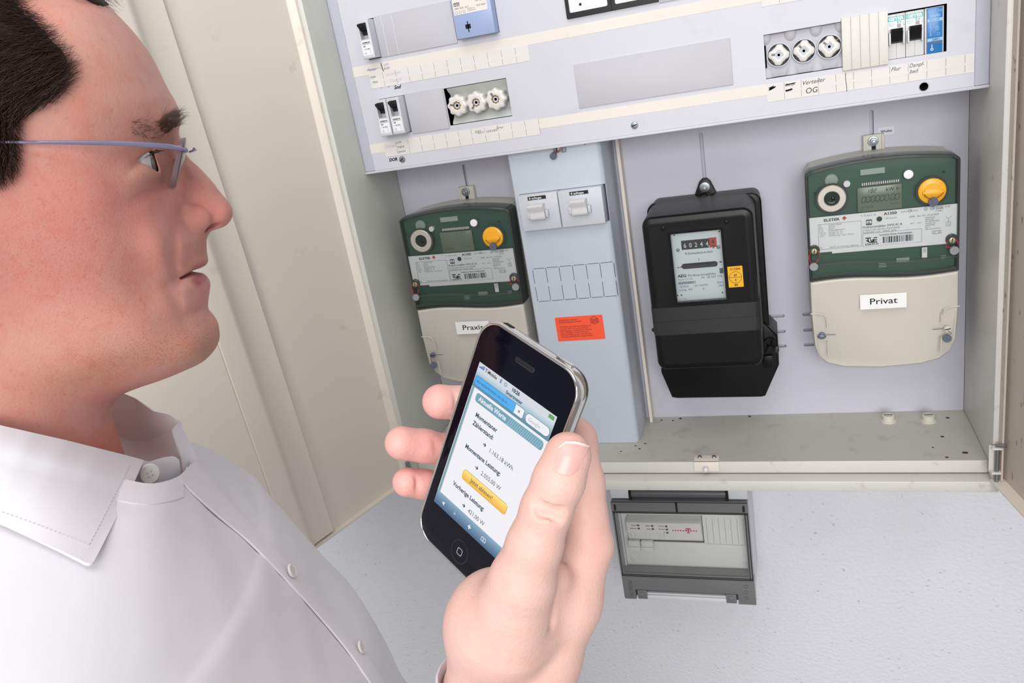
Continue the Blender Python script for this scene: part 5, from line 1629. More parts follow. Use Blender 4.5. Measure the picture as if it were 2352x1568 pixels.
for f_ in (middle, ring_f, little):
    Fh = smax(Fh, f_, 2.0)
Fh = smax(Fh, thumb, 5.0)
# creases: thumb joint, web line between thumb and index
for (u0, v0, u1, v1, d, r) in ((1222, 1158, 1300, 1180, 301.5, 1.1), (1228, 1172, 1296, 1192, 301.8, .9), (1235, 1182, 1290, 1199, 302.2, .7), (1232, 1150, 1292, 1166, 301.5, .6)):
    Fh = ssub(Fh, cone(P3, cp(u0, v0, d), cp(u1, v1, d), r, r), 1.6)
for a, b in ((cp(1288, 1262, 333), cp(1270, 1330, 326)), (cp(1270, 1330, 326), cp(1262, 1430, 328))):
    Fh = ssub(Fh, cone(P3, a, b, 1.6, 1.2), 4)
for (u0, v0, u1, v1, d, r) in ((1000, 1005, 1006, 1052, 389, .8), (1010, 1008, 1014, 1056, 390, .6), (958, 1090, 960, 1140, 391, .5), (1046, 890, 1050, 955, 379, .6), (1300, 1262, 1286, 1300, 341, 1.0)):
    Fh = ssub(Fh, cone(P3, cp(u0, v0, d), cp(u1, v1, d), r + .6, r + .6), 1.6)
# keep clear of the phone
pc = np.stack([RC[:, 0], RC[:, 2], RC[:, 1]])          # rows: camera axes in world
rel = PT - CPOS * 1000
po = pc @ rel
pax = [pc @ e for e in (EX, EY, EZ)]
lx = [(P3[0] - po[0]) * e[0] + (P3[1] - po[1]) * e[1] + (P3[2] - po[2]) * e[2] for e in pax]
q0, q1, q2 = np.abs(lx[0]) - (31.4 - 9), np.abs(lx[1] - 5.6) - (6.4 - 3), np.abs(lx[2]) - (58 - 9)
box_ = np.sqrt(np.clip(q0, 0, None) ** 2 + np.clip(q2, 0, None) ** 2) - 9
pin = -np.maximum(box_, np.abs(lx[1] - 5.6) - 6.5)
Fh = ssub(Fh, pin + .25, .5)
Fh = Fh.astype(np.float32)
Fh[:, 0, :] = -1; Fh[0] = -1; Fh[-1] = -1; Fh[:, :, 0] = -1; Fh[:, :, -1] = -1
GV, GQ = snet(Fh, hlo, HST)
GW = cw(GV)
HW = hw(HV)

person = thing('person', 'man in white open-collared shirt and rimless glasses looking at a phone in his raised hand', 'person', tuple(np.round(hw((-105, -1640, 0))[:2])) + (-ZO,))


def skin_colors():
    col = np.zeros((len(HV) + len(GV), 3))
    a, b, c = HV.T
    rn = np.random.default_rng(3)
    base = np.array(lin((212, 154, 142)))
    pale = np.array(lin((216, 168, 150)))
    red = np.array(lin((204, 128, 120)))
    col[:len(HV)] = base

    def blend(mask, rgb, k):
        m = np.clip(mask * k, 0, 1)[:, None]
        col[:len(HV)] = col[:len(HV)] * (1 - m) + rgb * m

    def gs(pc_, sa, sb, cc=50):
        p = hl(pc_[0], pc_[1], cc)
        return np.exp(-((a - p[0]) / sa) ** 2 - ((b - p[1]) / sb) ** 2)
    blend(gs((230, 130), 45, 30), pale, .5)
    blend(gs((150, 560), 34, 34), red, .55)
    blend(gs((300, 450), 20, 14), red, .3)
    blend(gs((480, 490), 13, 9, 8), red, .45)
    blend(gs((330, 395), 9, 5, 42), pale, .6)
    blend(gs((150, 800), 40, 20), pale, .5)
    blend(gs((460, 800), 16, 13, 14), np.array(lin((186, 138, 112))), .75)
    blend(gs((250, 840), 40, 9, 45), np.array(lin((196, 138, 112))), .5)
    blend(gs((460, 575), 5, 7, 12), np.array(lin((190, 126, 110))), .5)
    blend(np.clip((-104 - b) / 12, 0, 1), np.array(lin((206, 128, 106))), .8)
    lip = np.maximum(gs((452, 642), 8, 2.4, 14), .45 * gs((452, 613), 7, 2.0, 12)) * np.clip((27 - np.abs(c)) / 6, 0, 1)
    blend(lip, np.array(lin((176, 92, 96))), 1.5)
    blend(gs((335, 372), 7, 2.0, 40), red, .5)
    global STUB
    STUB = np.zeros(len(col))
    STUB[:len(HV)] = np.clip(1.2 * gs((455, 800), 18, 14, 14) + .6 * gs((460, 570), 6, 8, 12) + .7 * gs((300, 820), 45, 16, 45) + .3 * gs((100, 560), 45, 40) + .2 * gs((230, 620), 30, 40), 0, 1)
    h = col[len(HV):]
    h[:] = np.array(lin((232, 192, 180)))
    uz = GV[:, 0] / GV[:, 2] * FPX + 1176
    vz = -GV[:, 1] / GV[:, 2] * FPX + 784
    m = (np.clip((1075 - uz) / 60, 0, 1) * (vz < 1160))[:, None] * .75
    h[:] = h * (1 - m) + np.array(lin((232, 168, 162))) * m
    m = (np.exp(-((uz - 1300) / 60) ** 2 - ((vz - 1020) / 50) ** 2))[:, None] * .45
    h[:] = h * (1 - m) + np.array(lin((232, 168, 156))) * m
    m = (np.exp(-((uz - 1370) / 30) ** 2 - ((vz - 1240) / 60) ** 2))[:, None] * .5
    h[:] = h * (1 - m) + np.array(lin((228, 164, 154))) * m
    return col


def skin_mat(name, K, bumpk, bscale):
    SKIN = bpy.data.materials.new(name)
    SKIN.use_nodes = True
    nt = SKIN.node_tree
    b = nt.nodes['Principled BSDF']
    b.inputs['Roughness'].default_value = .5
    b.inputs['Specular IOR Level'].default_value = .4
    b.inputs['Subsurface Weight'].default_value = .12
    b.inputs['Subsurface Radius'].default_value = (1, .35, .2)
    b.inputs['Subsurface Scale'].default_value = .003
    at = nt.nodes.new('ShaderNodeAttribute'); at.attribute_name = 'skin_color'
    tc = nt.nodes.new('ShaderNodeTexCoord')


    def nz(scale, detail, lo, hi, a_, b__):
        n = nt.nodes.new('ShaderNodeTexNoise'); n.inputs['Scale'].default_value = scale; n.inputs['Detail'].default_value = detail
        r = nt.nodes.new('ShaderNodeMapRange'); r.inputs[1].default_value = lo; r.inputs[2].default_value = hi; r.inputs[3].default_value = a_; r.inputs[4].default_value = b__
        nt.links.new(tc.outputs['Object'], n.inputs['Vector']); nt.links.new(n.outputs['Fac'], r.inputs[0])
        return n, r


    _, r1 = nz(55, 6, .35, .7, 0, .55 * K)
    _, r5 = nz(160, 4, .52, .66, 0, .4 * K)
    _, r2 = nz(420, 3, .60, .72, 0, .45 * K * K)
    n4, r4 = nz(bscale, 3, 0, 1, 0, 1)


    def mixc(fac, src, rgb):
        m = nt.nodes.new('ShaderNodeMix'); m.data_type = 'RGBA'; m.blend_type = 'MULTIPLY'
        m.inputs[7].default_value = rgb
        nt.links.new(fac, m.inputs[0]); nt.links.new(src, m.inputs[6])
        return m.outputs[2]


    s_ = mixc(r1.outputs[0], at.outputs['Color'], (1.0, .74, .70, 1))
    s_ = mixc(r5.outputs[0], s_, (.95, .78, .68, 1))
    s_ = mixc(r2.outputs[0], s_, (.92, .66, .55, 1))
    vo = nt.nodes.new('ShaderNodeTexVoronoi'); vo.inputs['Scale'].default_value = 900; vo.inputs['Randomness'].default_value = 1
    vr = nt.nodes.new('ShaderNodeMapRange'); vr.inputs[1].default_value = .16; vr.inputs[2].default_value = .30; vr.inputs[3].default_value = .62; vr.inputs[4].default_value = 0
    vm = nt.nodes.new('ShaderNodeMath'); vm.operation = 'MULTIPLY'
    nt.links.new(tc.outputs['Object'], vo.inputs['Vector']); nt.links.new(vo.outputs['Distance'], vr.inputs[0]); nt.links.new(vr.outputs[0], vm.inputs[0]); nt.links.new(at.outputs['Alpha'], vm.inputs[1])
    s_ = mixc(vm.outputs[0], s_, (.25, .2, .2, 1))
    nt.links.new(s_, b.inputs['Base Color'])
    bp = nt.nodes.new('ShaderNodeBump'); bp.inputs['Strength'].default_value = bumpk; bp.inputs['Distance'].default_value = .0006
    nt.links.new(n4.outputs['Fac'], bp.inputs['Height']); nt.links.new(bp.outputs['Normal'], b.inputs['Normal'])
    return SKIN


SKIN = skin_mat('skin', 1.0, .25, 900)
HSKIN = skin_mat('hand_skin', .45, .35, 650)
gb = G()
gb.v = [tuple(p) for p in np.concatenate([HW, GW])]
# arm between the hand and the trunk, hidden in the sleeve
wrist, shoulder = cw(cp(1150, 1760, 374)), hw((-112, -215, 165))
elbow = wrist + np.array([-40.0, -60.0, -205.0])
gb.f = [tuple(q) for q in HQ.tolist()] + [tuple(q) for q in (GQ + len(HV)).tolist()]
nb = len(gb.v)
gb.tube([cw(cp(1150, 1700, 372)), wrist, elbow + np.array([0, 0, 20.0]), elbow + np.array([-30, 10, 0.0]), (elbow + shoulder) / 2 + np.array([-20, 0, 0.0]), hw((-118, -240, 168)), hw((-120, -230, 20))], [24, 25, 36, 40, 42, 44, 44], 20)
body = build('body', gb, SKIN, person, 0)
body.data.shade_smooth()
body.data.materials.append(HSKIN)
mi = np.ones(len(body.data.polygons), np.int32); mi[:len(HQ)] = 0
body.data.polygons.foreach_set('material_index', mi)
ca_ = body.data.color_attributes.new('skin_color', 'FLOAT_COLOR', 'POINT')
cc_ = np.ones((len(gb.v), 4), np.float32)
cc_[:nb, :3] = skin_colors()
cc_[:nb, 3] = STUB
cc_[nb:, 3] = 0
cc_[nb:, :3] = lin((235, 185, 168))
ca_.data.foreach_set('color', cc_.ravel())
# ---------------------------------------------------------------- clothing, hair, spectacles
from mathutils.bvhtree import BVHTree
M_SHIRT = mat('white_shirt_cotton', (228, 226, 231), .85, var=.015, scale=60, bump=.05, bscale=1500, spec=.2)
M_BUTTON = mat('pearl_button', (222, 220, 216), .25)
M_TROUSER = mat('dark_trousers', (40, 42, 50), .9)
M_SHOE = mat('black_shoe', (18, 17, 17), .4)
M_HAIR = mat('dark_brown_hair', (52, 36, 29), .62, var=.2, scale=200, spec=.25)
M_BROW = mat('brown_brow_hair', (98, 70, 56), .6, var=.15, scale=200)


def bvh_of(V, Fc):
    return BVHTree.FromPolygons([Vector(p) for p in V], [tuple(q) for q in Fc])


def hit(tree, u, v, lift=0.0):
    """point of a surface seen at a pixel, lifted along its normal towards the viewer"""
    o, d = Vector(CPOS * 1000), Vector(ray(u, v)).normalized()
    p, n, i, t = tree.ray_cast(o, d)
    if p is None:
        return None
    if n.dot(d) > 0:
        n = -n
    return np.array(p + n * lift)


def sheet(name, rows, m, parent, th=1.0, up=None, smooth=60):
    """cloth sheet of given thickness through rows of points"""
    R_ = np.array(rows, float)
    nr, nc = R_.shape[:2]
    du = np.gradient(R_, axis=0); dv = np.gradient(R_, axis=1)
    N = np.cross(du, dv); N /= np.linalg.norm(N, axis=2, keepdims=True) + 1e-9
    view = R_ - CPOS * 1000
    N *= np.where((N * view).sum(2, keepdims=True) > 0, 1, -1)
    g = G()
    a = R_.reshape(-1, 3); b = (R_ + N * th).reshape(-1, 3)
    f = []
    ix = lambda i, j: i * nc + j
    K = nr * nc
    for i in range(nr - 1):
        for j in range(nc - 1):
            q = (ix(i, j), ix(i, j + 1), ix(i + 1, j + 1), ix(i + 1, j))
            f.append(q); f.append(tuple(K + k for k in q[::-1]))
    for i in range(nr - 1):
        for j in (0, nc - 1):
            f.append((ix(i, j), ix(i + 1, j), K + ix(i + 1, j), K + ix(i, j)))
    for j in range(nc - 1):
        for i in (0, nr - 1):
            f.append((ix(i, j), ix(i, j + 1), K + ix(i, j + 1), K + ix(i, j)))
    g.add(np.concatenate([a, b]), f)
    return build(name, g, m, parent, smooth)


def resample(pts, n):
    P = np.array(pts, float)
    L = np.concatenate([[0], np.cumsum(np.linalg.norm(np.diff(P, axis=0), axis=1))])
    t = np.linspace(0, L[-1], n)
    return np.stack([np.interp(t, L, P[:, k]) for k in range(P.shape[1])], 1)


def inside_poly(x, y, P):
    c = False
    for i in range(len(P)):
        x0, y0 = P[i - 1]; x1, y1 = P[i]
        if (y0 > y) != (y1 > y) and x < (x1 - x0) * (y - y0) / (y1 - y0) + x0:
            c = not c
    return c


VOPEN = [(60, 930), (60, 1012), (150, 1030), (240, 1056), (290, 1075), (298, 1112), (345, 1122), (398, 1108), (424, 1090), (440, 1050), (420, 960), (285, 880), (60, 880)]


def pix(p):
    d = (np.asarray(p) / 1000 - CPOS) @ RC
    return 1176 + FPX * d[0] / d[1], 784 - FPX * d[2] / d[1]


# trunk of the shirt: rings round an axis through the neck, turned a little towards the viewer
PSI = math.radians(16)
TF = np.array([math.cos(PSI), 0, math.sin(PSI)]); TL = np.array([-math.sin(PSI), 0, math.cos(PSI)])
NB = np.array([-110.0, 0, 0])
oh = HM @ (CPOS * 1000 - HH)


def mid(u, v):
    d = HM @ ray(u, v)
    t = ((NB - oh) @ TL) / (d @ TL)
    x = oh + t * d
    return (x - NB) @ TF, x[1]


FM = sorted([mid(*p)[::-1] for p in ((400, 1095), (470, 1165), (560, 1255), (650, 1335), (760, 1450), (880, 1580))])
fb, ff = np.array(FM).T
bs = np.concatenate([np.linspace(-104, -200, 60), np.linspace(-204, -570, 46)])
W_ = np.interp(bs, [-570, -450, -330, -250, -205, -180, -158, -140, -126, -116, -104], [205, 212, 218, 216, 200, 176, 138, 104, 84, 73, 66])
FR = np.interp(bs, np.concatenate([[-570, -430], fb, [-118, -104]]), np.concatenate([[ff[0] + 22, ff[0] + 26], ff, [68, 64]]))
BK = np.interp(bs, [-570, -330, -250, -180, -140, -104], [112, 116, 112, 100, 80, 64])
for arr in (W_, FR, BK):
    k_ = np.ones(5) / 5
    arr[2:-2] = np.convolve(arr, k_, 'valid')
NPH = 200
rings_ = []
from mathutils import noise as mnoise
for b_, w_, f_, k_ in zip(bs, W_, FR, BK):
    r = []
    for j in range(NPH):
        th = 2 * math.pi * j / NPH
        cx, sx2 = math.cos(th), math.sin(th)
        n_ = 2.25
        q = (abs(cx) ** n_ + abs(sx2) ** n_) ** (-1 / n_)
        fx = cx * q * (f_ if cx > 0 else k_)
        lx_ = sx2 * q * w_
        p = NB + TF * fx + TL * lx_ + np.array([0, b_, 0])
        dist = min(1, max(0, (-118 - b_) / 30))
        wv = mnoise.noise(Vector((p[0] * .012 + p[1] * .010, p[1] * .02 - p[0] * .012, p[2] * .008))) * 4.2 + mnoise.noise(Vector((p[0] * .03, p[1] * .05 + p[2] * .03, 7))) * 1.0
        p = p + (TF * cx + TL * sx2) * wv * dist
        r.append(hw(p))
    rings_.append(r)
gt = G().loft(rings_[::-1], cap=False)
TT = bvh_of(gt.v, gt.f)
keep = []
for q in gt.f:
    x = HM @ (np.mean([gt.v[i] for i in q], axis=0) - HH) - NB
    y = pix(np.mean([gt.v[i] for i in q], axis=0))
    if not (x @ TF > 5 and x[1] > -180 and inside_poly(y[0], y[1], VOPEN)):
        keep.append(q)
gt.f = keep
shirt = build('shirt', gt, M_SHIRT, person, 0, label='white cotton shirt')
shirt.data.shade_smooth()


def ring_at(c, ax, r, n=28):
    ax = ax / np.linalg.norm(ax)
    u = np.cross(ax, [0.2, 1, 0.1]); u /= np.linalg.norm(u)
    v = np.cross(ax, u)
    return [c + r * (math.cos(2 * math.pi * j / n) * u + math.sin(2 * math.pi * j / n) * v) for j in range(n)]


# sleeve and cuff of the raised arm
cu = cw(cp(1153, 1556, 362))
axd = cw(cp(1146, 1800, 376)) - cu
axd /= np.linalg.norm(axd)
path = [(cu + axd * 45, 27.6), (cu + axd * 2, 28.4), (cu, 29.2), (cu + axd * .6, 30.2), (cu + axd * 60, 31.5)]
gs_ = G().loft([ring_at(c, axd, r) for c, r in path], cap=False)
build('cuff', gs_, M_SHIRT, shirt, 60, label='white shirt cuff')
build('sleeve', G().tube([cu + axd * 50, cu + axd * 90, elbow + np.array([0, 0, 20.0]), elbow + np.array([-30, 10, 0.0]), (elbow + shoulder) / 2 + np.array([-20, 0, 0.0]), hw((-118, -240, 168)), hw((-120, -230, 60))], [33, 40, 54, 60, 62, 62, 60], 28), M_SHIRT, shirt, 60)
shl = hw((-112, -215, -190))
build('sleeve', G().tube([hw((-116, -205, -60)), shl, hw((-118, -330, -235)), hw((-105, -480, -240)), hw((-40, -620, -215))], [70, 74, 58, 50, 38], 28), M_SHIRT, shirt, 60)

# near collar leaf: from the fold round the neck down to the pointed lower edge
fold = [hw((*hl(-150, 940, 58), 58)), hw((*hl(-70, 958, 63), 63)), hw((*hl(0, 976, 63), 63)), hw((*hl(70, 992, 60), 60)), hw((*hl(150, 1010, 53), 53)), hw((*hl(230, 1030, 42), 42)), hw((*hl(290, 1045, 30), 30)), hw((*hl(330, 1056, 22), 22))]
low_px = [(-150, 1145), (-70, 1182), (0, 1216), (70, 1248), (140, 1281), (182, 1302), (197, 1310), (210, 1306)]
low = []
for (u, v) in low_px:
    p = hit(TT, u, v, 5.0)
    if p is None:
        p = hw((*hl(u, v, 90), 90))
    low.append(p)
fo, lo2 = resample(fold, 40), resample(low, 40)
rows = []
for t in np.linspace(0, 1, 16):
    bul = math.sin(math.pi * t) * 3.0 + 2.5 * math.sin(math.pi * min(1, t * 3)) * (t < .34)
    rows.append([(1 - t) * p + t * q + HN * bul for p, q in zip(fo, lo2)])
sheet('collar', rows, M_SHIRT, shirt, 1.6)
# stitching line along the leaf
R_ = np.array(rows)
st = [R_[min(15, int(round(i))), 36] + HN * .4 for i in np.linspace(1, 13, 24)] + [R_[13, j] + HN * .4 for j in range(36, 0, -2)]
g = G()
for p, q in zip(st[:-1], st[1:]):
    for k in range(2):
        a, b2_ = p + (q - p) * (k * .5 + .08), p + (q - p) * (k * .5 + .38)
        g.tube([a, b2_], .14, 4)
build('stitching', g, mat('stitch_thread', (205, 204, 210), .8), shirt, 0, kind='stuff')


def planar(pts, c):
    return [hw((*hl(u, v, cc), cc)) for (u, v), cc in zip(pts, c)]


# collar stand with its button
top_ = resample(planar([(300, 1050), (345, 1060), (380, 1050), (402, 1047), (412, 1056)], [24, 15, 9, 5, 3]), 14)
bot_ = resample(planar([(290, 1135), (330, 1128), (370, 1132), (400, 1140), (420, 1140)], [34, 24, 15, 9, 4]), 14)
sheet('collar_stand', [[(1 - t) * p + t * q for p, q in zip(top_, bot_)] for t in np.linspace(0, 1, 6)], M_SHIRT, shirt, 1.4)
bpos = hw((*hl(342, 1088, 24), 24))


def button(p, nrm, r, name='button'):
    nrm = nrm / np.linalg.norm(nrm)
    g = G().loft([ring_at(p + nrm * h, nrm, rr, 24) for h, rr in ((0, r), (.9, r), (1.3, r * .9), (1.1, r * .7), (1.1, .1))])
    b_ = build(name, g, M_BUTTON, shirt, 40)
    u = np.cross(nrm, [0.1, 1, 0]); u /= np.linalg.norm(u)
    g = G()
    for s in (-1, 1):
        for s2 in (-1, 1):
            c = p + nrm * 1.15 + u * s * r * .2 + np.cross(nrm, u) * s2 * r * .2
            g.loft([ring_at(c, nrm, r * .1, 8), ring_at(c + nrm * .1, nrm, r * .1, 8)])
    build('thread_hole', g, M_STRIP, b_, 0, kind='stuff')
    return b_


button(bpos, HN * .8 + HA * .4 + HB * .1, 5.4)
# far half of the open collar and the edge of the placket below it
ft = resample(planar([(240, 900), (283, 903), (310, 914), (332, 930), (350, 944), (385, 951), (412, 966)], [-52, -50, -47, -43, -38, -30, -22]), 24)
fm = resample(planar([(235, 985), (270, 1000), (300, 1012), (340, 1010), (370, 1000), (395, 985), (414, 972)], [-50, -47, -44, -40, -33, -27, -21]), 24)
fbt = resample(planar([(235, 1060), (270, 1080), (310, 1090), (350, 1092), (385, 1094), (415, 1090), (440, 1060)], [-30, -24, -20, -14, -10, -8, -12]), 24)
sheet('collar', [[(1 - t) * p + t * q + HN * (1.5 * math.sin(math.pi * t)) for p, q in zip(ft, fm)] for t in np.linspace(0, 1, 8)], M_SHIRT, shirt, 1.4)
sheet('collar_band', [[(1 - t) * p + t * q for p, q in zip(fm, fbt)] for t in np.linspace(0, 1, 8)], M_SHIRT, shirt, 1.2)


def drape(px, lift, n):
    out = []
    for u, v in resample(px, n):
        p = hit(TT, u, v, lift)
        if p is None:
            f_, b_ = mid(u, v)
            p = hw(NB + TF * f_ + np.array([0, b_, 0]))
        out.append(p)
    P = np.array(out)
    for _ in range(6):
        P[1:-1] = (P[:-2] + P[1:-1] * 2 + P[2:]) / 4
    return P


pl_l = drape([(404, 1100), (440, 1135), (500, 1190), (560, 1236), (640, 1318), (720, 1405), (800, 1500), (850, 1575), (900, 1650)], 1.5, 40)
pl_r = drape([(442, 1060), (476, 1108), (530, 1170), (590, 1232), (680, 1325), (765, 1420), (838, 1510), (880, 1575), (925, 1650)], 2.2, 40)
sheet('placket', [[(1 - t) * p + t * q + HN * 1.2 * math.sin(math.pi * t) for p, q in zip(pl_l, pl_r)] for t in np.linspace(0, 1, 7)], M_SHIRT, shirt, 1.2)
upl = resample(planar([(412, 967), (430, 1003), (450, 1045), (466, 1085), (478, 1108)], [-22, -19, -14, -9, -5]), 16)
upr = resample(planar([(398, 985), (408, 1020), (418, 1060), (420, 1095), (420, 1112)], [-14, -10, -6, -2, 2]), 16)
sheet('placket_top', [[(1 - t) * p + t * q for p, q in zip(upl, upr)] for t in np.linspace(0, 1, 6)], M_SHIRT, shirt, 1.2)
for u, v in ((663, 1318), (824, 1494)):
    p = hit(TT, u - 4, v, 3.2)
    if p is not None:
        button(p, HN * .45 + HA * .85 + HB * .2, 4.0)

hem_a = drape([(286, 1106), (315, 1113), (345, 1117), (372, 1112), (400, 1102), (416, 1090)], 1.6, 22)
hem_b = drape([(270, 1150), (310, 1158), (345, 1160), (372, 1156), (400, 1150), (420, 1142)], .6, 22)
sheet('neckline_hem', [[(1 - t) * p + t * q for p, q in zip(hem_a, hem_b)] for t in np.linspace(0, 1, 6)], M_SHIRT, shirt, 1.0)

# trousers and shoes below the frame
hip = hw((-110, -545, 0))
leg = lambda s: [hw((-112, -560, s * 80)), hw((-108, -760, s * 95)), hw((-104, -1050, s * 95)), hw((-112, -1420, s * 92)), np.append(hw((-112, -1540, s * 92))[:2], -ZO + 70)]
pelv = [[hw(NB + TF * math.cos(t) * d_ + TL * math.sin(t) * w_ + np.array([0, b_, 0])) for t in np.linspace(0, 2 * math.pi, 40, endpoint=False)] for b_, w_, d_ in ((-545, 200, 120), (-600, 196, 118), (-680, 185, 112), (-740, 150, 90))]
tr = build('trousers', G().loft(pelv), M_TROUSER, person, 60)
for s in (-1, 1):
    build('trouser_leg', G().tube(leg(s), [95, 92, 70, 60, 62], 24), M_TROUSER, tr, 60)
    f0_ = np.append(hw((-112, -1540, s * 92))[:2], -ZO + 40)
    build('shoe', G().ell(f0_ + HA * 60 + np.array([0, 0, 4.0]), (52, 52, 42), 20, 12).ell(f0_ + HA * 130 - np.array([0, 0, 6.0]), (46, 46, 32), 20, 12).ell(f0_ + np.array([0, 0, 4.0]), (48, 48, 44), 20, 12), M_SHOE, person, 60)

# eyes
for s in (1, -1):
    c = hw((EC_[0], EC_[1], s * EC_[2]))
    ey = build('eye', G().ell(c, (12.1, 12.1, 12.1), 28, 20), mat('eye_white', (214, 208, 206), .12, coat=.5), person, 0)
    ey.data.shade_smooth()
    gz = HA * 1.0 - HB * .12 + HN * .05
    gz /= np.linalg.norm(gz)
    ir = build('iris', G().loft([ring_at(c + gz * h, gz, r, 28) for h, r in ((10.4, 6.2), (11.4, 5.0), (12.1, 3.2), (12.3, 1.2), (12.35, .1))], cap=False), mat('iris_grey_green', (92, 104, 96), .1, coat=.6), ey, 60)
    build('pupil', G().loft([ring_at(c + gz * 12.25, gz, 2.0, 20), ring_at(c + gz * 12.42, gz, .1, 20)], cap=False), M_BLACKG, ey, 0)

# thumb nail
HT = bvh_of(GW, GQ)
nail_top = [(1284, 1028), (1300, 1016), (1325, 1018), (1352, 1026)]
nail_bot = [(1270, 1078), (1286, 1088), (1308, 1091), (1326, 1078)]
nt_, nb_ = resample(nail_top, 9), resample(nail_bot, 9)
rows = []
for t in np.linspace(0, 1, 9):
    row = []
    for j in range(9):
        q = nt_[j] * (1 - t) + nb_[j] * t
        e = max(abs(j - 4) / 4, abs(t - .5) * 1.4)
        p = hit(HT, q[0], q[1], .35 + .5 * (1 - e))
        row.append(p if p is not None else row[-1] if row else cw(cp(q[0], q[1], 300)))
    rows.append(row)
nm = mat('finger_nail', (228, 178, 170), .38, coat=.15, var=.03)
nail = sheet('fingernail', rows, nm, person, .5, smooth=80)
tip = [[np.array(rows[0][j]) * (1 - t) + np.array(rows[1][j]) * t + (CPOS * 1000 - np.array(rows[0][j])) / 300 * .15 for j in range(9)] for t in (-.25, .3)]
sheet('nail_edge', tip, mat('nail_edge_pale', (246, 226, 214), .3), nail, .3, smooth=80)

# ---- hair
HAIRPX = [(300, -70), (262, -30), (250, 0), (222, 8), (190, -8), (140, -30), (95, -22), (52, -8), (60, 16), (88, 38), (117, 67), (141, 97), (162, 118), (180, 150), (176, 185), (158, 208), (126, 226), (91, 240), (64, 261), (50, 287), (48, 317), (54, 346), (51, 381), (36, 414), (0, 440)]
hp_ = [hl(u, v, 58) for u, v in HAIRPX] + [np.array(q) for q in ((-66, 5), (-70, -30), (-110, -75), (-150, -80), (-200, -20), (-200, 160), (-60, 170), (10, 160))]
HAIRP = np.array(hp_)
dh = poly_dist(A2, B2, HAIRP)
Fq = np.minimum(F + 3.2 * np.clip((dh[:, :, None] - 2) / 12, 0, 1) + .2, (dh[:, :, None] - 2.5) * .9)
Fq[:, 0, :] = -1; Fq[0] = -1; Fq[-1] = -1; Fq[:, :, 0] = -1; Fq[:, :, -1] = -1
Fq = Fq[::2, ::2, ::2].astype(np.float32)
CV, CQ = snet(Fq, LO, ST * 2)
gh = G()
gh.v = [tuple(p) for p in hw(CV)]
gh.f = [tuple(q) for q in CQ.tolist()]
hair = build('hair', gh, M_HAIR, person, 0, label='short dark brown hair')
hair.data.shade_smooth()


def strands(name, roots, m, parent):
    """roots: list of (points, radius) -> one mesh of thin three-sided hairs"""
    g = G()
    for pts, r in roots:
        n = len(pts)
        g.tube(pts, [r * (1 - .75 * i / (n - 1)) for i in range(n)], 3)
    return build(name, g, m, parent, 0, kind='stuff')


rn = random.Random(11)


HP2 = HAIRPX + [(-80, 450), (-80, -70)]
hs = []
tries = 0
while len(hs) < 6500 and tries < 60000:
    tries += 1
    u, v = rn.uniform(-70, 262), rn.uniform(-60, 440)
    if not inside_poly(u, v, HP2):
        continue
    if v > 262 or (v > 235 and u < 40):
        ang = math.radians(rn.gauss(78, 16) - (18 if u > 35 else 0))
        Lh = rn.uniform(24, 60)
        crv = rn.gauss(-.004, .006)
    else:
        base = np.interp(v, [-60, 20, 70, 130, 200, 260], [28, 20, 2, -16, -30, -46])
        ang = math.radians(rn.gauss(base, 9))
        Lh = rn.uniform(40, 95)
        crv = rn.gauss(-.002, .004)
    pts = []
    x, y = u - math.cos(ang) * Lh * .6, v - math.sin(ang) * Lh * .6
    n = 6
    lift0 = rn.uniform(.8, 4.0)
    ok = True
    for i in range(n):
        a, b_ = hl(x, y, 58)
        cs = csurf(a, b_)
        if not np.isfinite(cs):
            ok = False
            break
        a, b_ = hl(x, y, cs)
        cs2 = csurf(a, b_)
        cs = cs2 if np.isfinite(cs2) else cs
        pts.append(hw((a, b_, cs + lift0 * (1 - .35 * i / n) + .5)))
        x += math.cos(ang) * Lh / n; y += math.sin(ang) * Lh / n
        ang += crv * Lh / n * 2
    if ok and len(pts) == n:
        hs.append((pts, rn.uniform(.08, .15)))
# tuft over the forehead at the very top
for k in range(160):
    u, v = rn.uniform(190, 262), rn.uniform(-26, 2)
    a, b_ = hl(u, v, 0)
    c = rn.uniform(-25, 25)
    ang = rn.uniform(-.3, 1.0)
    hs.append(([hw((a + i * 2.2 * math.cos(ang) - 6, b_ + 3 - i * 1.7 * math.sin(ang) - .16 * i * i, c)) for i in range(6)], .1))
strands('hair_strands', hs, M_HAIR, hair)
bs_ = []
BR = [(360, 285), (372, 268), (395, 257), (412, 258), (418, 272), (414, 288), (398, 296), (384, 305), (374, 312)]
tries = 0
while len(bs_) < 520 and tries < 9000:
    tries += 1
    if rn.random() < .87:
        u, v = rn.uniform(355, 420), rn.uniform(252, 314)
        if not inside_poly(u, v, BR):
            continue
        ang = math.radians(rn.gauss(-38, 18)); Lh = rn.uniform(14, 34)
    else:
        u, v = rn.uniform(300, 372), rn.uniform(272, 318)
        ang = math.radians(rn.gauss(-8, 35)); Lh = rn.uniform(10, 26)
    pts = []
    x, y = u, v
    cc = 30
    for i in range(5):
        a, b_ = hl(x, y, cc)
        cs = csurf(a, b_)
        if np.isfinite(cs):
            cc = max(0, cs)
            a, b_ = hl(x, y, cc)
        else:
            cc = max(0, cc - 1.5)
            a, b_ = hl(x, y, cc)
        pts.append(hw((a, b_, cc + .3 + .35 * i)))
        x += math.cos(ang) * Lh / 5; y += math.sin(ang) * Lh / 5
        ang += .1
    bs_.append((pts, rn.uniform(.05, .10)))
strands('eyebrow', bs_, M_BROW, person)
ls = []
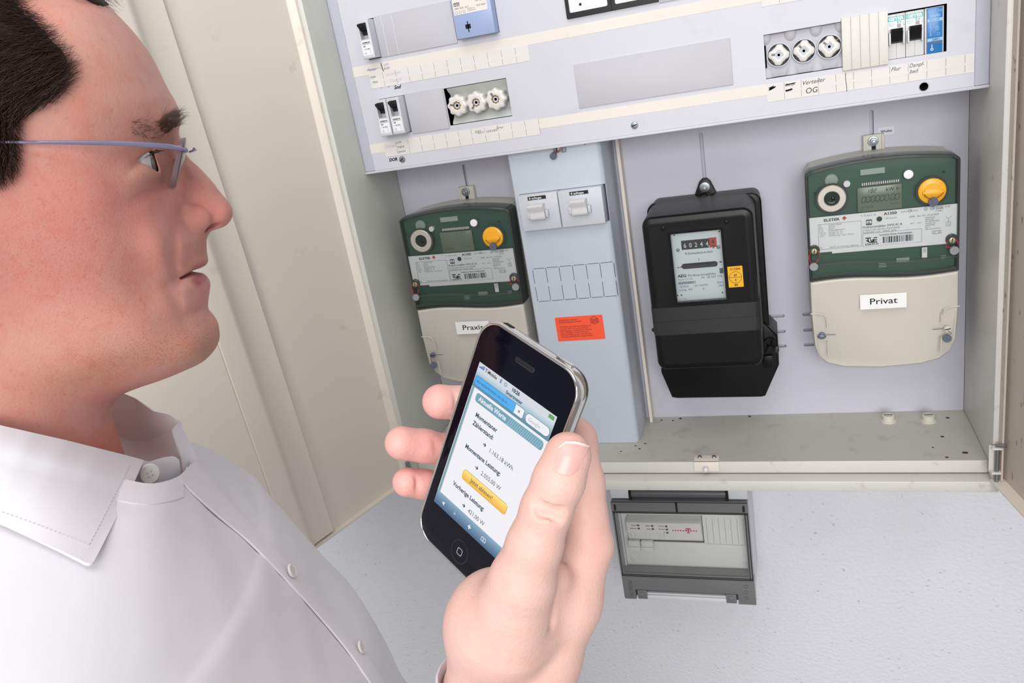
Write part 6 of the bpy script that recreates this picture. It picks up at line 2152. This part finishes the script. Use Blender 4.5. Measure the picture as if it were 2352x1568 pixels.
for k in range(46):
    t = rn.random()
    u, v = 330 + 28 * t, 363 - 20 * t
    cc = 40 - 4 * t
    L_ = rn.uniform(.5, 1) * (6 + 20 * t)
    a0 = rn.gauss(-4, 14)
    pts = [hw((*hl(u + L_ * s * math.cos(math.radians(a0)), v + 3 * s - 6 * s * s + L_ * .2 * s, cc + 1.5), cc + 1.5)) for s in np.linspace(0, 1, 5)]
    ls.append((pts, .1))
strands('eyelashes', ls, M_HAIR, person)

# ---- spectacles
gl = thing('spectacles', 'rimless spectacles with slim blue-violet metal temples worn by the man', 'glasses', tuple(np.round(hw((36, 12, 0)))))
M_TEMPLE = mat('violet_blue_metal', (150, 150, 182), .28, .75, var=.04)
M_LEDGE = mat('lens_edge_tint', (104, 80, 84), .35)
M_LENS = see_through('lens_clear', (240, 240, 238), (200, 200, 200), 0.0, .03)
M_PAD = see_through('clear_pad', (225, 215, 210), (190, 180, 175), .25, .1)
tp_px = [(-330, 336), (-150, 329), (0, 326.5), (120, 327.5), (230, 328.5), (320, 331.5), (370, 334.5), (405, 338.5), (429, 344.5)]
tp_c = [76, 77, 76, 75, 73.5, 72, 71, 69.5, 66]
for s in (1, -1):
    pts = [np.array([*hl(u, v, c), c]) for (u, v), c in zip(tp_px, tp_c)]
    pts = resample(pts, 30)
    h_ = np.interp(np.linspace(0, 1, 30), [0, .5, .8, .95, 1], [.6, .6, 1.05, 1.1, .6])
    rr = []
    for p, h in zip(pts, h_):
        rr.append([hw((p[0], p[1] + dy * h, s * (p[2] + dc))) for dy, dc in ((-1, .5), (-.6, .8), (.6, .8), (1, .5), (1, -.3), (-1, -.3))])
    build('temple', G().loft(rr), M_TEMPLE, gl, 50)
    at0, at1 = hl(427, 314, 62), hl(404, 430, 62)
    rows = []
    outl = rrect(-25, 25, -13.6, 13.6, 7.5, 7)

    def lp(x, z, off=0.0):
        c = 38 + x
        f_ = (13.6 - z) / 27.2
        a = at0[0] * (1 - f_) + at1[0] * f_ + (62 - c) * .05 - ((x) ** 2 + z * z) * .003 + 1.6
        b_ = at0[1] * (1 - f_) + at1[1] * f_
        return hw((a + off, b_, s * c))
    n_ = len(outl)
    fr2 = []
    for k in (0.02, .35, .65, .85, .97, 1):
        fr2.append([lp(x * k, z * k, .0 if k < 1 else -.3) for x, z in outl])
    bk2 = [[lp(x * k, z * k, -2.6) for x, z in outl] for k in (.97, .65, .35, .02)]
    le = build('lens', G().loft(fr2 + bk2), M_LENS, gl, 30, label='clear lens')
    build('lens_edge', G().loft([[lp(x * k, z * k, o_) for x, z in outl] for k, o_ in ((.975, .02), (1.004, -.25), (1.004, -2.4), (.975, -2.65))], cap=False), M_LEDGE, le, 30)
    e0 = lp(24.4, 6.6, .6)
    build('end_piece', G().tube([hw((*hl(427, 343.5, 66), s * 66.0)), e0, lp(22, 6.2, 1.0)], .8, 8).ell(lp(21.8, 6.2, .9), (1.2, 1.2, 1.2), 10, 8), M_TEMPLE, gl, 50)
    pd = hl(396, 371.5, 10)
    build('nose_pad', G().loft([ring_at(hw((pd[0], pd[1], s * (10.5 + k))), HN * s + HA * .25, r, 24) for k, r in ((0, .2), (.3, 3.6), (1.0, 3.8), (1.3, 2.8), (1.3, .2))]), M_PAD, gl, 60)
    build('pad_arm', G().tube([hw((pd[0], pd[1], s * 12.0)), hw((pd[0] + 2.5, pd[1] + .4, s * 13.4)), lp(-24, 1, -1)], .55, 6).loft([ring_at(hw((pd[0], pd[1], s * 11.9)), HN * s, 1.7, 18), ring_at(hw((pd[0], pd[1], s * 12.9)), HN * s, 1.7, 18)]), M_BLACK, gl, 60)
build('bridge', G().tube([hw((hl(432, 345, 12)[0] + 2, hl(432, 345, 12)[1], c)) + HA * (2.5 - abs(c) * .12) for c in np.linspace(-15, 15, 9)], .7, 8), M_TEMPLE, gl, 50)

# ---------------------------------------------------------------- turn the lettering into plain mesh
bpy.context.view_layer.update()
dg = bpy.context.evaluated_depsgraph_get()
fonts = [o for o in COL.objects if o.type == 'FONT']
made = [(o, bpy.data.meshes.new_from_object(o.evaluated_get(dg))) for o in fonts]
for o, me in made:
    n = bpy.data.objects.new('tmp', me)
    COL.objects.link(n)
    n.parent = o.parent
    n.location, n.rotation_euler, n.scale = o.location, o.rotation_euler, o.scale
    for k in o.keys():
        n[k] = o[k]
    nmz = o.name
    bpy.data.objects.remove(o)
    n.name = nmz
